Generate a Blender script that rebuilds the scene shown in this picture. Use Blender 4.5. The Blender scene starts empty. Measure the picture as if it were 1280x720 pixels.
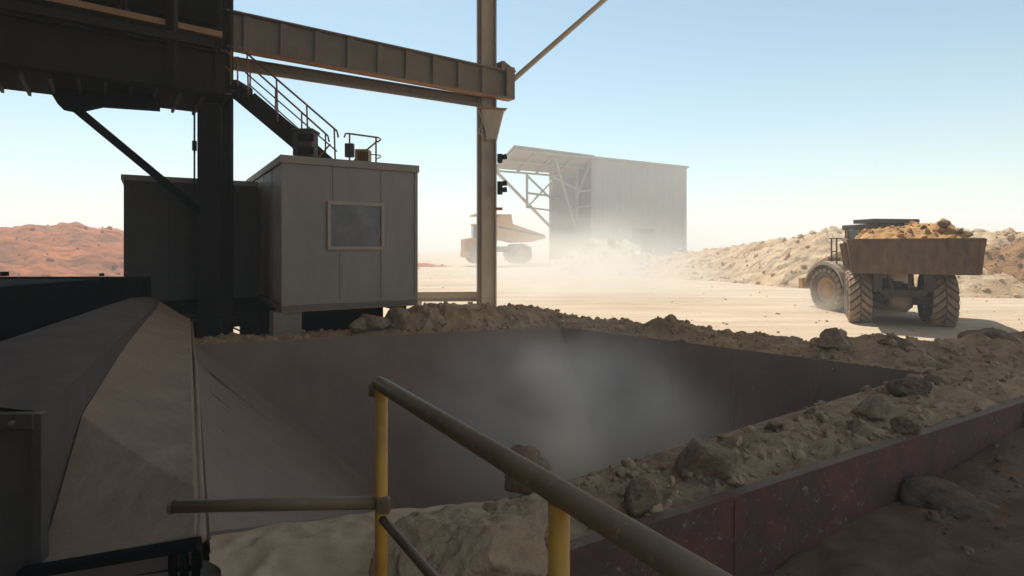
import bpy, bmesh, math, random
from mathutils import Vector, Matrix, noise
C = bpy.context.scene.collection
R = math.radians
F = 720.0; HZ = 310.0; CH = 2.7
def P(px, py, Y): return Vector(((px-640)/F*Y, Y, CH+(HZ-py)/F*Y))
def sstep(a, b, x):
    t = max(0.0, min(1.0, (x-a)/(b-a))); return t*t*(3-2*t)
def fr(x, y, z=0.0, oct=4): return noise.fractal(Vector((x, y, z)), 1.0, 2.0, oct)
def clod(x, y, s, seed=0.0):
    wx = x/s+.18*noise.noise(Vector((x*3/s, y*3/s, seed))); wy = y/s+.18*noise.noise(Vector((x*3/s+9, y*3/s, seed)))
    d, p = noise.voronoi(Vector((wx, wy, seed)))
    h = abs(math.sin(p[0].x*127.1+p[0].y*311.7+seed*3.3)*43758.5453) % 1.0
    r = .12+.50*h*h
    return math.sqrt(max(0.0, 1.0-(d[0]/r)**2))*r*1.7

# ------------------------------------------------------------------ materials
MATS = {}
def mat(name, col, rough=.8, var=.25, scale=3.0, col2=None, bump=.0, bscale=20., metal=0., dust=0., dustcol=(.40,.30,.20), scratch=0., stretch=(1,1,1), voro=0.):
    if name in MATS: return MATS[name]
    m = bpy.data.materials.new(name); m.use_nodes = True; MATS[name] = m
    nt = m.node_tree; N = nt.nodes; L = nt.links
    b = N['Principled BSDF']; b.inputs['Roughness'].default_value = rough; b.inputs['Metallic'].default_value = metal
    b.inputs['Specular IOR Level'].default_value = .3
    tc = N.new('ShaderNodeTexCoord'); mp = N.new('ShaderNodeMapping'); mp.inputs['Scale'].default_value = stretch
    L.new(tc.outputs['Object'], mp.inputs[0])
    n1 = N.new('ShaderNodeTexNoise'); n1.inputs['Scale'].default_value = scale; n1.inputs['Detail'].default_value = 8; n1.inputs['Roughness'].default_value = .65
    L.new(mp.outputs[0], n1.inputs['Vector'])
    cr = N.new('ShaderNodeMapRange'); cr.inputs[1].default_value = .32; cr.inputs[2].default_value = .68
    L.new(n1.outputs[0], cr.inputs[0])
    mx = N.new('ShaderNodeMix'); mx.data_type = 'RGBA'
    c2 = col2 or tuple(c*(1-var) for c in col)
    mx.inputs[6].default_value = (*col, 1); mx.inputs[7].default_value = (*c2, 1)
    L.new(cr.outputs[0], mx.inputs[0]); out = mx.outputs[2]
    if scratch > 0:
        n3 = N.new('ShaderNodeTexNoise'); n3.inputs['Scale'].default_value = 9; n3.inputs['Detail'].default_value = 12; n3.inputs['Roughness'].default_value = .8; n3.inputs['Distortion'].default_value = 1.5
        L.new(mp.outputs[0], n3.inputs['Vector'])
        m3 = N.new('ShaderNodeMapRange'); m3.inputs[1].default_value = .57; m3.inputs[2].default_value = .66; m3.inputs[4].default_value = scratch
        L.new(n3.outputs[0], m3.inputs[0])
        x3 = N.new('ShaderNodeMix'); x3.data_type = 'RGBA'; x3.inputs[7].default_value = (.36,.31,.27,1)
        L.new(m3.outputs[0], x3.inputs[0]); L.new(out, x3.inputs[6]); out = x3.outputs[2]
    if dust > 0:
        g = N.new('ShaderNodeNewGeometry'); sx = N.new('ShaderNodeSeparateXYZ'); L.new(g.outputs['Normal'], sx.inputs[0])
        mr = N.new('ShaderNodeMapRange'); mr.inputs[1].default_value = .2; mr.inputs[2].default_value = .9; mr.inputs[3].default_value = dust*.35; mr.inputs[4].default_value = min(1, dust*1.3)
        L.new(sx.outputs[2], mr.inputs[0])
        n2 = N.new('ShaderNodeTexNoise'); n2.inputs['Scale'].default_value = 2.5; n2.inputs['Detail'].default_value = 6
        L.new(tc.outputs['Object'], n2.inputs['Vector'])
        mm = N.new('ShaderNodeMath'); mm.operation = 'MULTIPLY'; L.new(mr.outputs[0], mm.inputs[0])
        ad = N.new('ShaderNodeMath'); ad.operation = 'ADD'; ad.inputs[1].default_value = .5; L.new(n2.outputs[0], ad.inputs[0]); L.new(ad.outputs[0], mm.inputs[1]); mm.use_clamp = True
        x2 = N.new('ShaderNodeMix'); x2.data_type = 'RGBA'; x2.inputs[7].default_value = (*dustcol, 1)
        L.new(mm.outputs[0], x2.inputs[0]); L.new(out, x2.inputs[6]); out = x2.outputs[2]
    L.new(out, b.inputs['Base Color'])
    if bump > 0:
        nb = N.new('ShaderNodeTexNoise'); nb.inputs['Scale'].default_value = bscale; nb.inputs['Detail'].default_value = 10; nb.inputs['Roughness'].default_value = .7
        L.new(mp.outputs[0], nb.inputs['Vector']); h = nb.outputs[0]
        if voro > 0:
            vo = N.new('ShaderNodeTexVoronoi'); vo.inputs['Scale'].default_value = voro; L.new(mp.outputs[0], vo.inputs['Vector'])
            ma = N.new('ShaderNodeMath'); ma.operation = 'SUBTRACT'; L.new(nb.outputs[0], ma.inputs[0]); L.new(vo.outputs[0], ma.inputs[1]); h = ma.outputs[0]
        bp = N.new('ShaderNodeBump'); bp.inputs['Strength'].default_value = 1; bp.inputs['Distance'].default_value = bump
        L.new(h, bp.inputs['Height']); L.new(bp.outputs[0], b.inputs['Normal'])
    return m
M = {}
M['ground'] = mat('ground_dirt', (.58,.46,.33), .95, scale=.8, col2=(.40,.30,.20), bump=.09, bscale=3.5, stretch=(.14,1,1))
M['darkdirt'] = mat('dark_soil', (.27,.155,.09), .95, scale=3, col2=(.16,.09,.055), bump=.03, bscale=12)  # soil colour darkened to stand for light falloff at lower right
M['dirt'] = mat('loose_dirt', (.52,.345,.20), .95, scale=2.2, col2=(.30,.19,.11), bump=.03, bscale=14, voro=0)
M['pebble'] = mat('pebbles', (.50,.34,.20), .95, scale=6, col2=(.30,.19,.115))
M['sand'] = mat('fine_sand', (.62,.44,.28), .95, scale=1.5, col2=(.50,.34,.21), bump=.008, bscale=30)
M['rock'] = mat('tan_rock', (.62,.40,.24), .9, scale=2.5, col2=(.28,.185,.115), bump=.09, bscale=5)
M['palerock'] = mat('pale_rock', (.76,.51,.32), .9, scale=2.0, col2=(.56,.35,.21), bump=.12, bscale=3)
M['rockdark'] = mat('brown_rock', (.36,.235,.15), .9, scale=3.5, col2=(.14,.09,.065), bump=.08, bscale=5)
M['berm'] = mat('berm_rock', (.60,.45,.29), .95, scale=.5, col2=(.42,.26,.13), bump=.28, bscale=1.6, voro=1.3)
M['pale'] = mat('pale_rubble', (.56,.50,.42), .95, scale=.5, col2=(.42,.36,.28), bump=.3, bscale=1.2, voro=.9)
M['hill'] = mat('red_spoil', (.52,.15,.04), .95, scale=.3, col2=(.19,.07,.035), bump=.5, bscale=1.2, voro=.8)
M['orange'] = mat('ochre_spoil', (.42,.22,.085), .95, scale=.9, col2=(.17,.08,.035), bump=.28, bscale=1.6, voro=1.1)
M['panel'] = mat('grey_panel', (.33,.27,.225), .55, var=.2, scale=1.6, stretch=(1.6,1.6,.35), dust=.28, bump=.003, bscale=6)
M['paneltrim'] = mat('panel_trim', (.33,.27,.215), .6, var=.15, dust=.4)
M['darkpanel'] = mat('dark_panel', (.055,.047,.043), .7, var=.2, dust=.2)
M['frame'] = mat('window_frame_paint', (.44,.35,.26), .6, var=.15, dust=.2)
M['seam'] = mat('panel_seam', (.14,.12,.11), .8)
M['steel'] = mat('painted_steel', (.19,.145,.115), .6, var=.25, scale=2, dust=.25, bump=.002, bscale=30)
M['rustpaint'] = mat('primed_steel', (.40,.20,.09), .7, var=.25, scale=3, dust=.2)  # plain orange-brown steel colour
M['column'] = mat('column_steel', (.52,.43,.33), .6, var=.2, scale=1.5, dust=.3)
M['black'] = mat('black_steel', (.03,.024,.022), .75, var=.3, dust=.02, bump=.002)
M['soot'] = mat('sooty_steel', (.012,.011,.011), 1, var=.3)  # plain near-black steel colour
M['bluewall'] = mat('blue_grey_steel', (.075,.06,.058), .6, var=.3, scale=4, dust=.2)
M['dustplate'] = mat('dust_on_plate', (.36,.25,.17), .95, scale=1.8, col2=(.27,.18,.125), bump=.006, bscale=40)
M['topdust'] = mat('grey_dust_cover', (.16,.115,.09), .95, scale=1.8, col2=(.11,.08,.065), bump=.006, bscale=40)  # dust darkened in colour to stand for the dim left side
M['hopper'] = mat('worn_hopper_plate', (.21,.135,.108), .6, scale=1.4, col2=(.28,.19,.145), scratch=.55, bump=.004, bscale=12, stretch=(1,1,.55))
M['redplate'] = mat('dark_red_plate', (.15,.045,.038), .65, scale=3, col2=(.06,.032,.028), scratch=.9, dust=.15, bump=.006, bscale=15)
M['yellow'] = mat('yellow_paint', (.56,.27,.025), .45, scale=5, col2=(.36,.16,.02), scratch=.35, dust=.15)
M['railtop'] = mat('worn_handrail', (.15,.085,.035), .5, scale=7, col2=(.085,.05,.028), scratch=.45, dust=.2, bump=.001, bscale=60)
M['rustrail'] = mat('rusty_handrail', (.42,.18,.045), .65, scale=6, col2=(.20,.09,.04))
M['shed'] = mat('shed_sheet', (.40,.375,.32), .7, var=.12, scale=.3)
M['shedtruss'] = mat('shed_truss', (.36,.32,.26), .7, var=.1)
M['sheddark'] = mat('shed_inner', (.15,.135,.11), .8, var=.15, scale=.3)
M['tyre'] = mat('dusty_rubber', (.15,.11,.08), .9, scale=4, col2=(.07,.052,.042), bump=.01, bscale=25)
M['tread'] = mat('dusty_tread', (.34,.25,.17), .95, scale=3, col2=(.21,.15,.10), bump=.01, bscale=25)
M['rim'] = mat('ochre_rim', (.42,.23,.09), .6, dust=.3, scale=4)
M['fender'] = mat('grey_fender', (.34,.28,.22), .6, dust=.4)
M['truckyellow'] = mat('truck_yellow', (.42,.22,.08), .55, dust=.35, dustcol=(.5,.42,.31), scale=3)
M['farYellow'] = mat('hauler_yellow', (.62,.27,.02), .55, dust=.1, scale=1)
M['bed'] = mat('worn_bed_steel', (.20,.12,.068), .7, scale=3.2, col2=(.085,.052,.036), scratch=.5, stretch=(1.5,1,.6), bump=.006, bscale=12)
M['chassis'] = mat('chassis_steel', (.05,.042,.037), .7, dust=.12)
M['housing'] = mat('dusty_housing', (.30,.22,.16), .8, dust=.4)
M['white'] = mat('white_plastic', (.75,.72,.66), .6, var=.1)
M['glass'] = mat('dark_window', (.04,.035,.038), .06, scale=1.1, col2=(.17,.15,.145))  # pale blotches in the colour stand for reflections
MATS['dark_window'].node_tree.nodes['Principled BSDF'].inputs['Specular IOR Level'].default_value = .35
M['cabglass'] = mat('tinted_cab_glass', (.10,.14,.12), .1, var=.2)
M['roofsheet'] = mat('roof_sheet', (.12,.11,.10), .8, var=.2)
MATS['black_steel'].node_tree.nodes['Principled BSDF'].inputs['Specular IOR Level'].default_value = .12
MATS['sooty_steel'].node_tree.nodes['Principled BSDF'].inputs['Specular IOR Level'].default_value = .05
M['roofpale'] = mat('pale_roof_sheet', (.62,.54,.43), .8, var=.15)  # made pale to bounce warm fill light down onto the rim
M['load'] = mat('golden_ore', (.56,.34,.14), .95, scale=1.6, col2=(.30,.16,.07), bump=.06, bscale=4)
M['concrete'] = mat('dusty_concrete', (.30,.25,.20), .9, var=.25, scale=4, bump=.01, bscale=15, dust=.3)

# ------------------------------------------------------------------ mesh building
class MB:
    def __init__(s): s.v = []; s.f = []
    def add(s, vs, fs):
        o = len(s.v); s.v += [Vector(v) for v in vs]; s.f += [tuple(i+o for i in f) for f in fs]; return s
    def box(s, c, size, mx=None):
        x, y, z = (k/2 for k in size); c = Vector(c)
        vs = [Vector((a*x, b*y, d*z)) for a in (-1,1) for b in (-1,1) for d in (-1,1)]
        if mx: vs = [mx @ v for v in vs]
        return s.add([v+c for v in vs], [(0,1,3,2),(4,6,7,5),(0,4,5,1),(2,3,7,6),(0,2,6,4),(1,5,7,3)])
    def bar(s, a, b, w, h=None, up=(0,0,1)):
        a = Vector(a); b = Vector(b); h = h or w; d = b-a; L = d.length; d.normalize()
        u = Vector(up)
        if abs(d.dot(u)) > .98: u = Vector((0,1,0))
        r = d.cross(u).normalized(); u = r.cross(d)
        mx = Matrix((r, d, u)).transposed()
        return s.box((a+b)/2, (w, L, h), mx)
    def tube(s, pts, r, n=10, cap=True):
        pts = [Vector(p) for p in pts]; rings = []
        pr = None
        for i, p in enumerate(pts):
            d = ((pts[min(i+1, len(pts)-1)]-pts[max(i-1, 0)])).normalized()
            if pr is None:
                u = Vector((0,0,1)) if abs(d.z) < .9 else Vector((1,0,0)); pr = d.cross(u).normalized()
            else: pr = (pr-d*pr.dot(d)).normalized()
            q = d.cross(pr); rr = r[i] if isinstance(r, (list, tuple)) else r
            rings.append([p+(pr*math.cos(2*math.pi*k/n)+q*math.sin(2*math.pi*k/n))*rr for k in range(n)])
        vs = [v for g in rings for v in g]; fs = []
        for i in range(len(rings)-1):
            for k in range(n): fs.append((i*n+k, i*n+(k+1) % n, (i+1)*n+(k+1) % n, (i+1)*n+k))
        if cap: fs.append(tuple(range(n))[::-1]); fs.append(tuple((len(rings)-1)*n+k for k in range(n)))
        return s.add(vs, fs)
    def lathe(s, prof, n=40, c=(0,0,0)):            # profile (x, r) turned about the X axis
        c = Vector(c); vs = []; fs = []; m = len(prof)
        for k in range(n):
            a = 2*math.pi*k/n
            for x, r in prof: vs.append(c+Vector((x, r*math.cos(a), r*math.sin(a))))
        for k in range(n):
            for j in range(m-1): fs.append((k*m+j, k*m+j+1, ((k+1) % n)*m+j+1, ((k+1) % n)*m+j))
        return s.add(vs, fs)
    def prism(s, poly, a, b):                        # poly 3D points extruded from offset a to offset b (vectors)
        n = len(poly); a = Vector(a); b = Vector(b)
        vs = [Vector(p)+a for p in poly]+[Vector(p)+b for p in poly]
        return s.add(vs, [tuple(range(n))[::-1], tuple(range(n, 2*n))]+[(i, (i+1) % n, n+(i+1) % n, n+i) for i in range(n)])
    def ibeam(s, a, b, w, h, t=.03, tw=.02, up=(0,0,1)):
        a = Vector(a); b = Vector(b); d = (b-a).normalized(); u = Vector(up)
        if abs(d.dot(u)) > .98: u = Vector((0,1,0))
        r = d.cross(u).normalized(); u = r.cross(d)
        s.bar(a+u*(h/2-t/2), b+u*(h/2-t/2), w, t, up); s.bar(a-u*(h/2-t/2), b-u*(h/2-t/2), w, t, up); s.bar(a, b, tw, h-2*t-.002, up); return s
    def build(s, name, m, parent=None, smooth=False, bevel=0):
        me = bpy.data.meshes.new(name)
        inv = None
        me.from_pydata([tuple(v) for v in s.v], [], s.f)
        bm = bmesh.new(); bm.from_mesh(me); bmesh.ops.recalc_face_normals(bm, faces=bm.faces); bm.to_mesh(me); bm.free()
        o = bpy.data.objects.new(name, me); C.objects.link(o)
        me.materials.append(m)
        if parent is not None:
            o.parent = parent
            if not LOCAL[0]:
                mi = wm(parent).inverted(); me.transform(mi)
        if smooth:
            for p in me.polygons: p.use_smooth = True
        if bevel:
            bv = o.modifiers.new('bevel', 'BEVEL'); bv.width = bevel; bv.segments = 2; bv.limit_method = 'ANGLE'
        return o
LOCAL = [False]
def wm(o):
    m = Matrix.Translation(o.location) @ o.rotation_euler.to_matrix().to_4x4()
    return (wm(o.parent) @ m) if o.parent else m
def tag(o, label=None, cat=None, group=None, kind=None):
    if label: o['label'] = label
    if cat: o['category'] = cat
    if group: o['group'] = group
    if kind: o['kind'] = kind
    return o
def empty(name, loc, label, cat, group=None, rz=0):
    o = bpy.data.objects.new(name, None); C.objects.link(o); o.location = loc; o.rotation_euler = (0,0,rz); o.empty_display_size = .2
    return tag(o, label, cat, group)
def shade(o): 
    for p in o.data.polygons: p.use_smooth = True
def recenter(o):
    me = o.data; vs = me.vertices
    c = sum((v.co for v in vs), Vector())/len(vs); z = min(v.co.z for v in vs); c.z = z
    me.transform(Matrix.Translation(-c)); o.location = c; return o

# ------------------------------------------------------------------ hopper geometry
A, B, Cc, D, Nn = (Vector(p) for p in ((-5.6,10.2),(1.04,12.5),(5.65,7.9),(0,3.95),(-1.82,3.47)))
W0 = Vector((.26,3.13)); W1 = Vector((5.5,6.2)); WD = (W1-W0).normalized()
INNER = [A, B, Cc, D, Nn]
def inside(p, poly):
    r = False; n = len(poly)
    for i in range(n):
        a = poly[i]; b = poly[(i+1) % n]
        if (a.y > p.y) != (b.y > p.y) and p.x < (b.x-a.x)*(p.y-a.y)/(b.y-a.y)+a.x: r = not r
    return r
def segd(p, a, b):
    ab = b-a; t = max(0, min(1, (p-a).dot(ab)/ab.dot(ab))); return (p-a-ab*t).length
def pdist(p, poly=INNER):
    d = min(segd(p, poly[i], poly[(i+1) % len(poly)]) for i in range(len(poly)))
    return -d if inside(p, poly) else d
E = Vector((11.0, 10.6))
def wallside(x, y):      # >0 on the hopper's side of the red side plate
    v = Vector((x, y))-W0; return WD.x*v.y-WD.y*v.x
def gh(x, y):
    far = .0062*max(0, min(y, 90)-18)
    p = Vector((x, y))
    if abs(x) < 25 and y < 25:
        d = min(pdist(p), max(0, segd(p, Cc, E)))
        fall = 1-sstep(.7, 5.0, d)
        ws = wallside(x, y)
        lo = .47+.075*max(0,min(x-1.6,5))+.08*fr(x*.8, y*.8)
        hi = .9*fall+.0
        if y < 2.5 and x < .3: hi = .6
        z = lo*(1-sstep(.12, .35, ws))*(1-sstep(6, 12, max(x-2, 0)*.6)) + hi*sstep(.12, .35, ws)
        if ws > 0: z += .03*fr(x*1.2, y*1.2)*(1 if y > 3 else 0)
        else:
            z += .055*clod(x, y, .23)+.04*clod(x, y, .11, 3)+.03*fr(x*6, y*6)
        return z+.02*fr(x*.7, y*.7, 3)
    return far+.10*fr(x*.08, y*.08, 5)+.02*fr(x*.5, y*.5, 2)

def axis(lo, hi, step, far, g=1.12):
    a = []; x = lo
    while x <= hi: a.append(x); x += step
    s = step; x = a[-1]
    while x < far: s *= g; x += s; a.append(x)
    s = step; x = a[0]
    while x > -far: s *= g; x -= s; a.insert(0, x)
    return a
def ground():
    xs = axis(-9, 17, .11, 420); ys = axis(2.0, 15, .11, 420)
    nx = len(xs); vs = []; ok = []
    for y in ys:
        for x in xs:
            vs.append((x, y, gh(x, y)))
            ok.append(not (abs(x) < 9 and 0 < y < 14 and pdist(Vector((x, y))) < .12))
    fs = []
    for j in range(len(ys)-1):
        for i in range(nx-1):
            q = (j*nx+i, j*nx+i+1, (j+1)*nx+i+1, (j+1)*nx+i)
            if all(ok[k] for k in q): fs.append(q)
    mb = MB(); mb.v = vs; mb.f = fs
    me = bpy.data.meshes.new('ground'); me.from_pydata(vs, [], fs); o = bpy.data.objects.new('ground', me); C.objects.link(o)
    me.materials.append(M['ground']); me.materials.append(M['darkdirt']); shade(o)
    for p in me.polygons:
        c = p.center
        if -1 < c.x < 16 and c.y < 12 and wallside(c.x, c.y) < .3: p.material_index = 1  # dirt outside the plate takes the darkened colour
    o['kind'] = 'structure'; return o
ground()

def grid_obj(name, m, fn, nu, nv):
    vs = [tuple(fn(i/(nu-1), j/(nv-1))) for j in range(nv) for i in range(nu)]
    fs = [(j*nu+i, j*nu+i+1, (j+1)*nu+i+1, (j+1)*nu+i) for j in range(nv-1) for i in range(nu-1)]
    me = bpy.data.meshes.new(name); me.from_pydata(vs, [], fs); 
    bm = bmesh.new(); bm.from_mesh(me); bmesh.ops.recalc_face_normals(bm, faces=bm.faces)
    if sum(f.normal.z for f in bm.faces) < 0: bmesh.ops.reverse_faces(bm, faces=bm.faces)
    bm.to_mesh(me); bm.free()
    o = bpy.data.objects.new(name, me); C.objects.link(o); me.materials.append(m); shade(o); return o

# rim dirt: ruled strips between an inner and an outer line
def lerp2(st, u):
    L = [0]
    for i in range(1, len(st)): L.append(L[-1]+((st[i][0]-st[i-1][0]).length+(st[i][1]-st[i-1][1]).length)/2)
    t = u*L[-1]
    for i in range(1, len(st)):
        if t <= L[i] or i == len(st)-1:
            k = (t-L[i-1])/(L[i]-L[i-1]); return st[i-1][0].lerp(st[i][0], k), st[i-1][1].lerp(st[i][1], k)
def V2(x, y): return Vector((x, y))
def near_fn(u, v):
    st = [(V2(-1.80,3.47), V2(-1.17,2.2)), (V2(-.75,3.78), V2(-.45,2.45)), (D+V2(.1,.06), W0+WD*.0), (Cc, W0+WD*6.9), (E, W0+WD*11.5)]
    i, o = lerp2(st, u); p = i.lerp(o, v); x, y = p
    rub = sstep(-.1, .8, x); big = sstep(2, 6, x)
    ed = min(1, v*7)*min(1, (1-v)*9)
    pm = sstep(-.15,.35,fr(x*1.3,y*1.3,21)); lump = (.3+.7*pm)*(.05*clod(x, y, .34, 1)+.04*clod(x, y, .17, 2)+.02*clod(x, y, .08, 6))+.035*abs(fr(x*6,y*6,4))
    z = .985+.06*math.sin(math.pi*v)+.05*(1-rub)*fr(x*1.5, y*1.5, 9)
    z += rub*ed*(lump+.045*(fr(x*2.5, y*2.5)+.2)+.012*fr(x*14,y*14)+big*(.12*max(0, fr(x*1.1, y*1.1, 7)+.25)))
    z += (1-rub)*(.05*math.exp(-((x+.95)**2+(y-3.5)**2)/.10)+.02*math.sin(x*9+fr(x*3, y*3)*4)*ed)
    w = .05*fr(x*3, y*3, 11)
    if v < .02: z -= .10
    return (x+w*(1 if v < .5 else 0), y+w*.6*(1 if v < .5 else 0), z)
rim1 = grid_obj('rim_dirt', M['dirt'], near_fn, 460, 74)
rim1.data.materials.append(M['sand'])
for p_ in rim1.data.polygons:
    if p_.center.x < .25+.15*noise.noise(p_.center*4): p_.material_index = 1
tag(rim1, 'broken tan dirt and clods lying along the near rim of the hopper', 'dirt', kind='stuff')
def mound(px, Y, h, w): return ((px-640)/F*Y, Y, h, w)
LUMPS = [(-2.3,12.5,.18,.6),(-1.7,12.7,.27,.8),(-.9,12.9,.24,.9),(-.1,13.2,.16,.8),(.6,13.5,.12,.8),(3.0,11.3,.22,.35),(2.6,11.5,.14,.4),(3.5,11.0,.12,.5),
         (6.4,9.6,.12,.7),(7.4,9.7,.16,.8),(8.4,10.0,.24,.9),(9.6,10.4,.22,1.0),(5.3,9.4,.08,.6)]
def far_fn(st, seed):
    def fn(u, v):
        i, o = lerp2(st, u); p = i.lerp(o, v); x, y = p
        ed = min(1, v*6)
        z = .98+.06*sstep(0, .5, v)*sstep(-4,-1.5,x)-.10*sstep(.2,.6,v)*(1-sstep(-4,-2.5,x))
        for lx, ly, h, w in LUMPS: z += h*math.exp(-((x-lx)**2+(y-ly)**2)/(w*w))*sstep(0, .25, v)
        rg = ed*(1-.6*sstep(.8, 1, v))
        z += rg*(sstep(-.1,.35,fr(x*1.1,y*1.1,seed+30))*(.09*clod(x, y, .34, seed)+.06*clod(x, y, .18, seed+1))+.02*clod(x, y, .10, seed+2)+.10*fr(x*1.6, y*1.6, seed)+.03*fr(x*7, y*7, seed))
        z -= sstep(.62, 1, v)*(z-gh(x, y)+.08)
        w = .07*fr(x*2, y*2, 11+seed)*(1-v)
        if v < .02: z -= .12
        return (x+w, y-w, z)
    return fn
BO = B+V2(.35,2.4)
rim2 = grid_obj('rim_dirt', M['dirt'], far_fn([(A+V2(-1,-.3), A+V2(-1.6,1.9)), (A.lerp(B,.5), A.lerp(B,.5)+V2(-.8,2.2)), (B, BO)], 1), 300, 90)
tag(rim2, 'heaped shaded dirt along the far left rim between hopper and cabin', 'dirt', kind='stuff')
rim3 = grid_obj('rim_dirt', M['dirt'], far_fn([(B, BO), (B.lerp(Cc,.5), B.lerp(Cc,.5)+V2(1.3,1.4)), (Cc+V2(.0,.0), Cc+V2(1.9,2.1)), (E+V2(0,-2.0), E+V2(1.5,1.2))], 5), 420, 80)
tag(rim3, 'low line of dirt and clods on the hopper rim facing the loaded truck', 'dirt', kind='stuff')

# ------------------------------------------------------------------ rocks
def rock_mesh(seed, sub=4, planes=11, rough=.10, fq=1.5):
    rnd = random.Random(seed); bm = bmesh.new(); bmesh.ops.create_icosphere(bm, subdivisions=sub, radius=1)
    pl = []
    for _ in range(planes):
        n = Vector((rnd.gauss(0,1), rnd.gauss(0,1), rnd.gauss(0,1))).normalized(); pl.append((n, rnd.uniform(.5,.9)))
    for v in bm.verts:
        d = v.co.normalized(); r = 1.0
        for n, k in pl:
            c = d.dot(n)
            if c > .05: r = min(r, k/c)
        q = d*2.2+Vector((seed*7.1,0,0))
        r *= 1+rough*noise.fractal(q, 1, 2, 5)+rough*.8*noise.ridged_multi_fractal(q*fq, 1, 2, 4, 1, 2)*.5
        v.co = d*r
    me = bpy.data.meshes.new('rock'); bm.to_mesh(me); bm.free(); me.materials.append(M['rock'])
    for p in me.polygons: p.use_smooth = True
    return me
RM = [rock_mesh(i, 5 if i in (0,3) else 4) for i in range(9)]
RMD = []
for r_ in RM[:5]:
    d_ = r_.copy(); d_.materials[0] = M['rockdark']; RMD.append(d_)
def rock(i, loc, size, label, group=None, rz=0, dark=False, tilt=0):
    loc = Vector(loc); size = Vector(size)
    if loc.y < 13 and i != 9:
        size = size*1.4
        if .7 < loc.z < 1.6: loc.z = max(loc.z, 1.0+.35*size.z)
    o = bpy.data.objects.new('rock', (RMD[i % 5] if dark else RM[i if i > 8 else i % 9])); C.objects.link(o)
    o.location = loc; o.scale = size; o.rotation_euler = (tilt, tilt*.5, rz)
    return tag(o, label, 'rock', group)
bigm = rock_mesh(31, 6, 13, .13, 1.5); bigm.materials[0] = M['palerock']; RM.append(bigm)
rock(9, (-.25,2.95,1.06), (.42,.30,.40), 'large tan boulder in the foreground below the handrail', rz=.5)
rock(9, (.03,3.30,1.05), (.26,.22,.30), 'ridged tan boulder directly behind the large foreground boulder', rz=1.3)
def nr(i, px, pb, wp, hp, label, rz=0, dark=False):     # a rock whose foot meets the rim dirt at pixel (px, pb)
    Y = F*(CH-1.03)/(pb-HZ); w = wp*Y/F; h = hp*Y/F
    o = rock(i, ((px-640)/F*Y, Y+w*.3, 1.03+h*.45), (w*.64/1.4, w*.5/1.4, h*.66/1.4), label, rz=rz, dark=dark); return o
nr(2, 657, 622, 62, 50, 'pale rock perched on the hopper edge just behind the sloping handrail', 2)
nr(5, 890, 604, 70, 48, 'angular rock alone on the near rim right of the handrail', 2.6)
nr(6, 860, 599, 26, 32, 'small dark-sided rock leaning on the angular rock of the near rim', 1)
nr(1, 805, 646, 36, 40, 'upright pointed stone on the near rim above the red plate', .3)
nr(7, 735, 652, 26, 18, 'small stone beside the second handrail post', .3)
nr(4, 1097, 532, 42, 30, 'rounded brown rock in the middle of the near rim', .2)
nr(8, 1078, 552, 30, 16, 'flat brown stone in front of the rounded rock of the near rim', 1.2)
nr(2, 1138, 546, 28, 20, 'stubby stone beside the red plate edge', 2.2)
nr(5, 968, 541, 18, 14, 'pointed chip of stone on the inner edge of the near rim', 2.2)
nr(3, 1146, 499, 42, 22, 'broad rock near the right corner of the hopper', .1, True)
nr(7, 1170, 491, 28, 18, 'dark rock behind the broad rock by the hopper corner', .8, True)
nr(0, 1050, 441, 38, 26, 'squarish block standing alone on the rim below the loaded truck', .78)
rock(6, P(1232,444,9.5), (.35,.28,.2), 'dark boulder in the shaded bank at the edge of the sunlit yard', rz=1.8, dark=True)
rock(5, P(1120,448,9.3), (.2,.2,.14), 'dark lump of rock right of the squarish block', rz=1.8, dark=True)
rock(1, P(1203,642,4.65), (.30,.20,.15), 'dark slab of rock lying on the dirt outside the red plate', rz=-.6, dark=True, tilt=.5)
rock(8, P(467,404,11.6), (.24,.18,.17), 'tan rock beside the cabin skid on the far rim', rz=.4)
rock(4, P(447,408,11.4), (.15,.12,.12), 'rounded stone left of the tan rock by the cabin', rz=.4)
rock(2, P(497,402,11.8), (.22,.2,.2), 'tan rock half buried in the heap right of the cabin', rz=2.4)
rock(0, P(840,407,11.4), (.16,.14,.15), 'knobbly stone on the rim in front of the dusty yard', rz=2.4)
rock(3, P(1248,440,12.3), (.2,.2,.12), 'pale edge stone at the far right of the shaded bank', rz=2.4, dark=True)
rock(5, P(1005,393,24.5), (.11,.10,.06), 'fist sized stone on the sunlit yard near the front wheel', rz=0)
rock(6, P(1139,414,18.7), (.13,.10,.07), 'small reddish stone lying in front of the truck shadow', rz=0)
rock(2, P(972,393,23.5), (.10,.10,.06), 'small pebble left of the fist sized stone on the yard', rz=2)
rr = random.Random(77)
for k in range(16):
    u_ = rr.uniform(.33, .86); v_ = rr.uniform(.12, .85); x_, y_, z_ = near_fn(u_, v_); s_ = rr.uniform(.04, .09)
    o = bpy.data.objects.new('rock', RM[k % 9]); C.objects.link(o); o.location = (x_, y_, z_+s_*.3); o.scale = (s_, s_*.85, s_*.8); o.rotation_euler = (rr.random(), 0, rr.uniform(0,6))
    tag(o, 'fist sized tan stone half sunk in the dirt of the near rim', 'rock', 'small stones along the near hopper rim')
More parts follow.
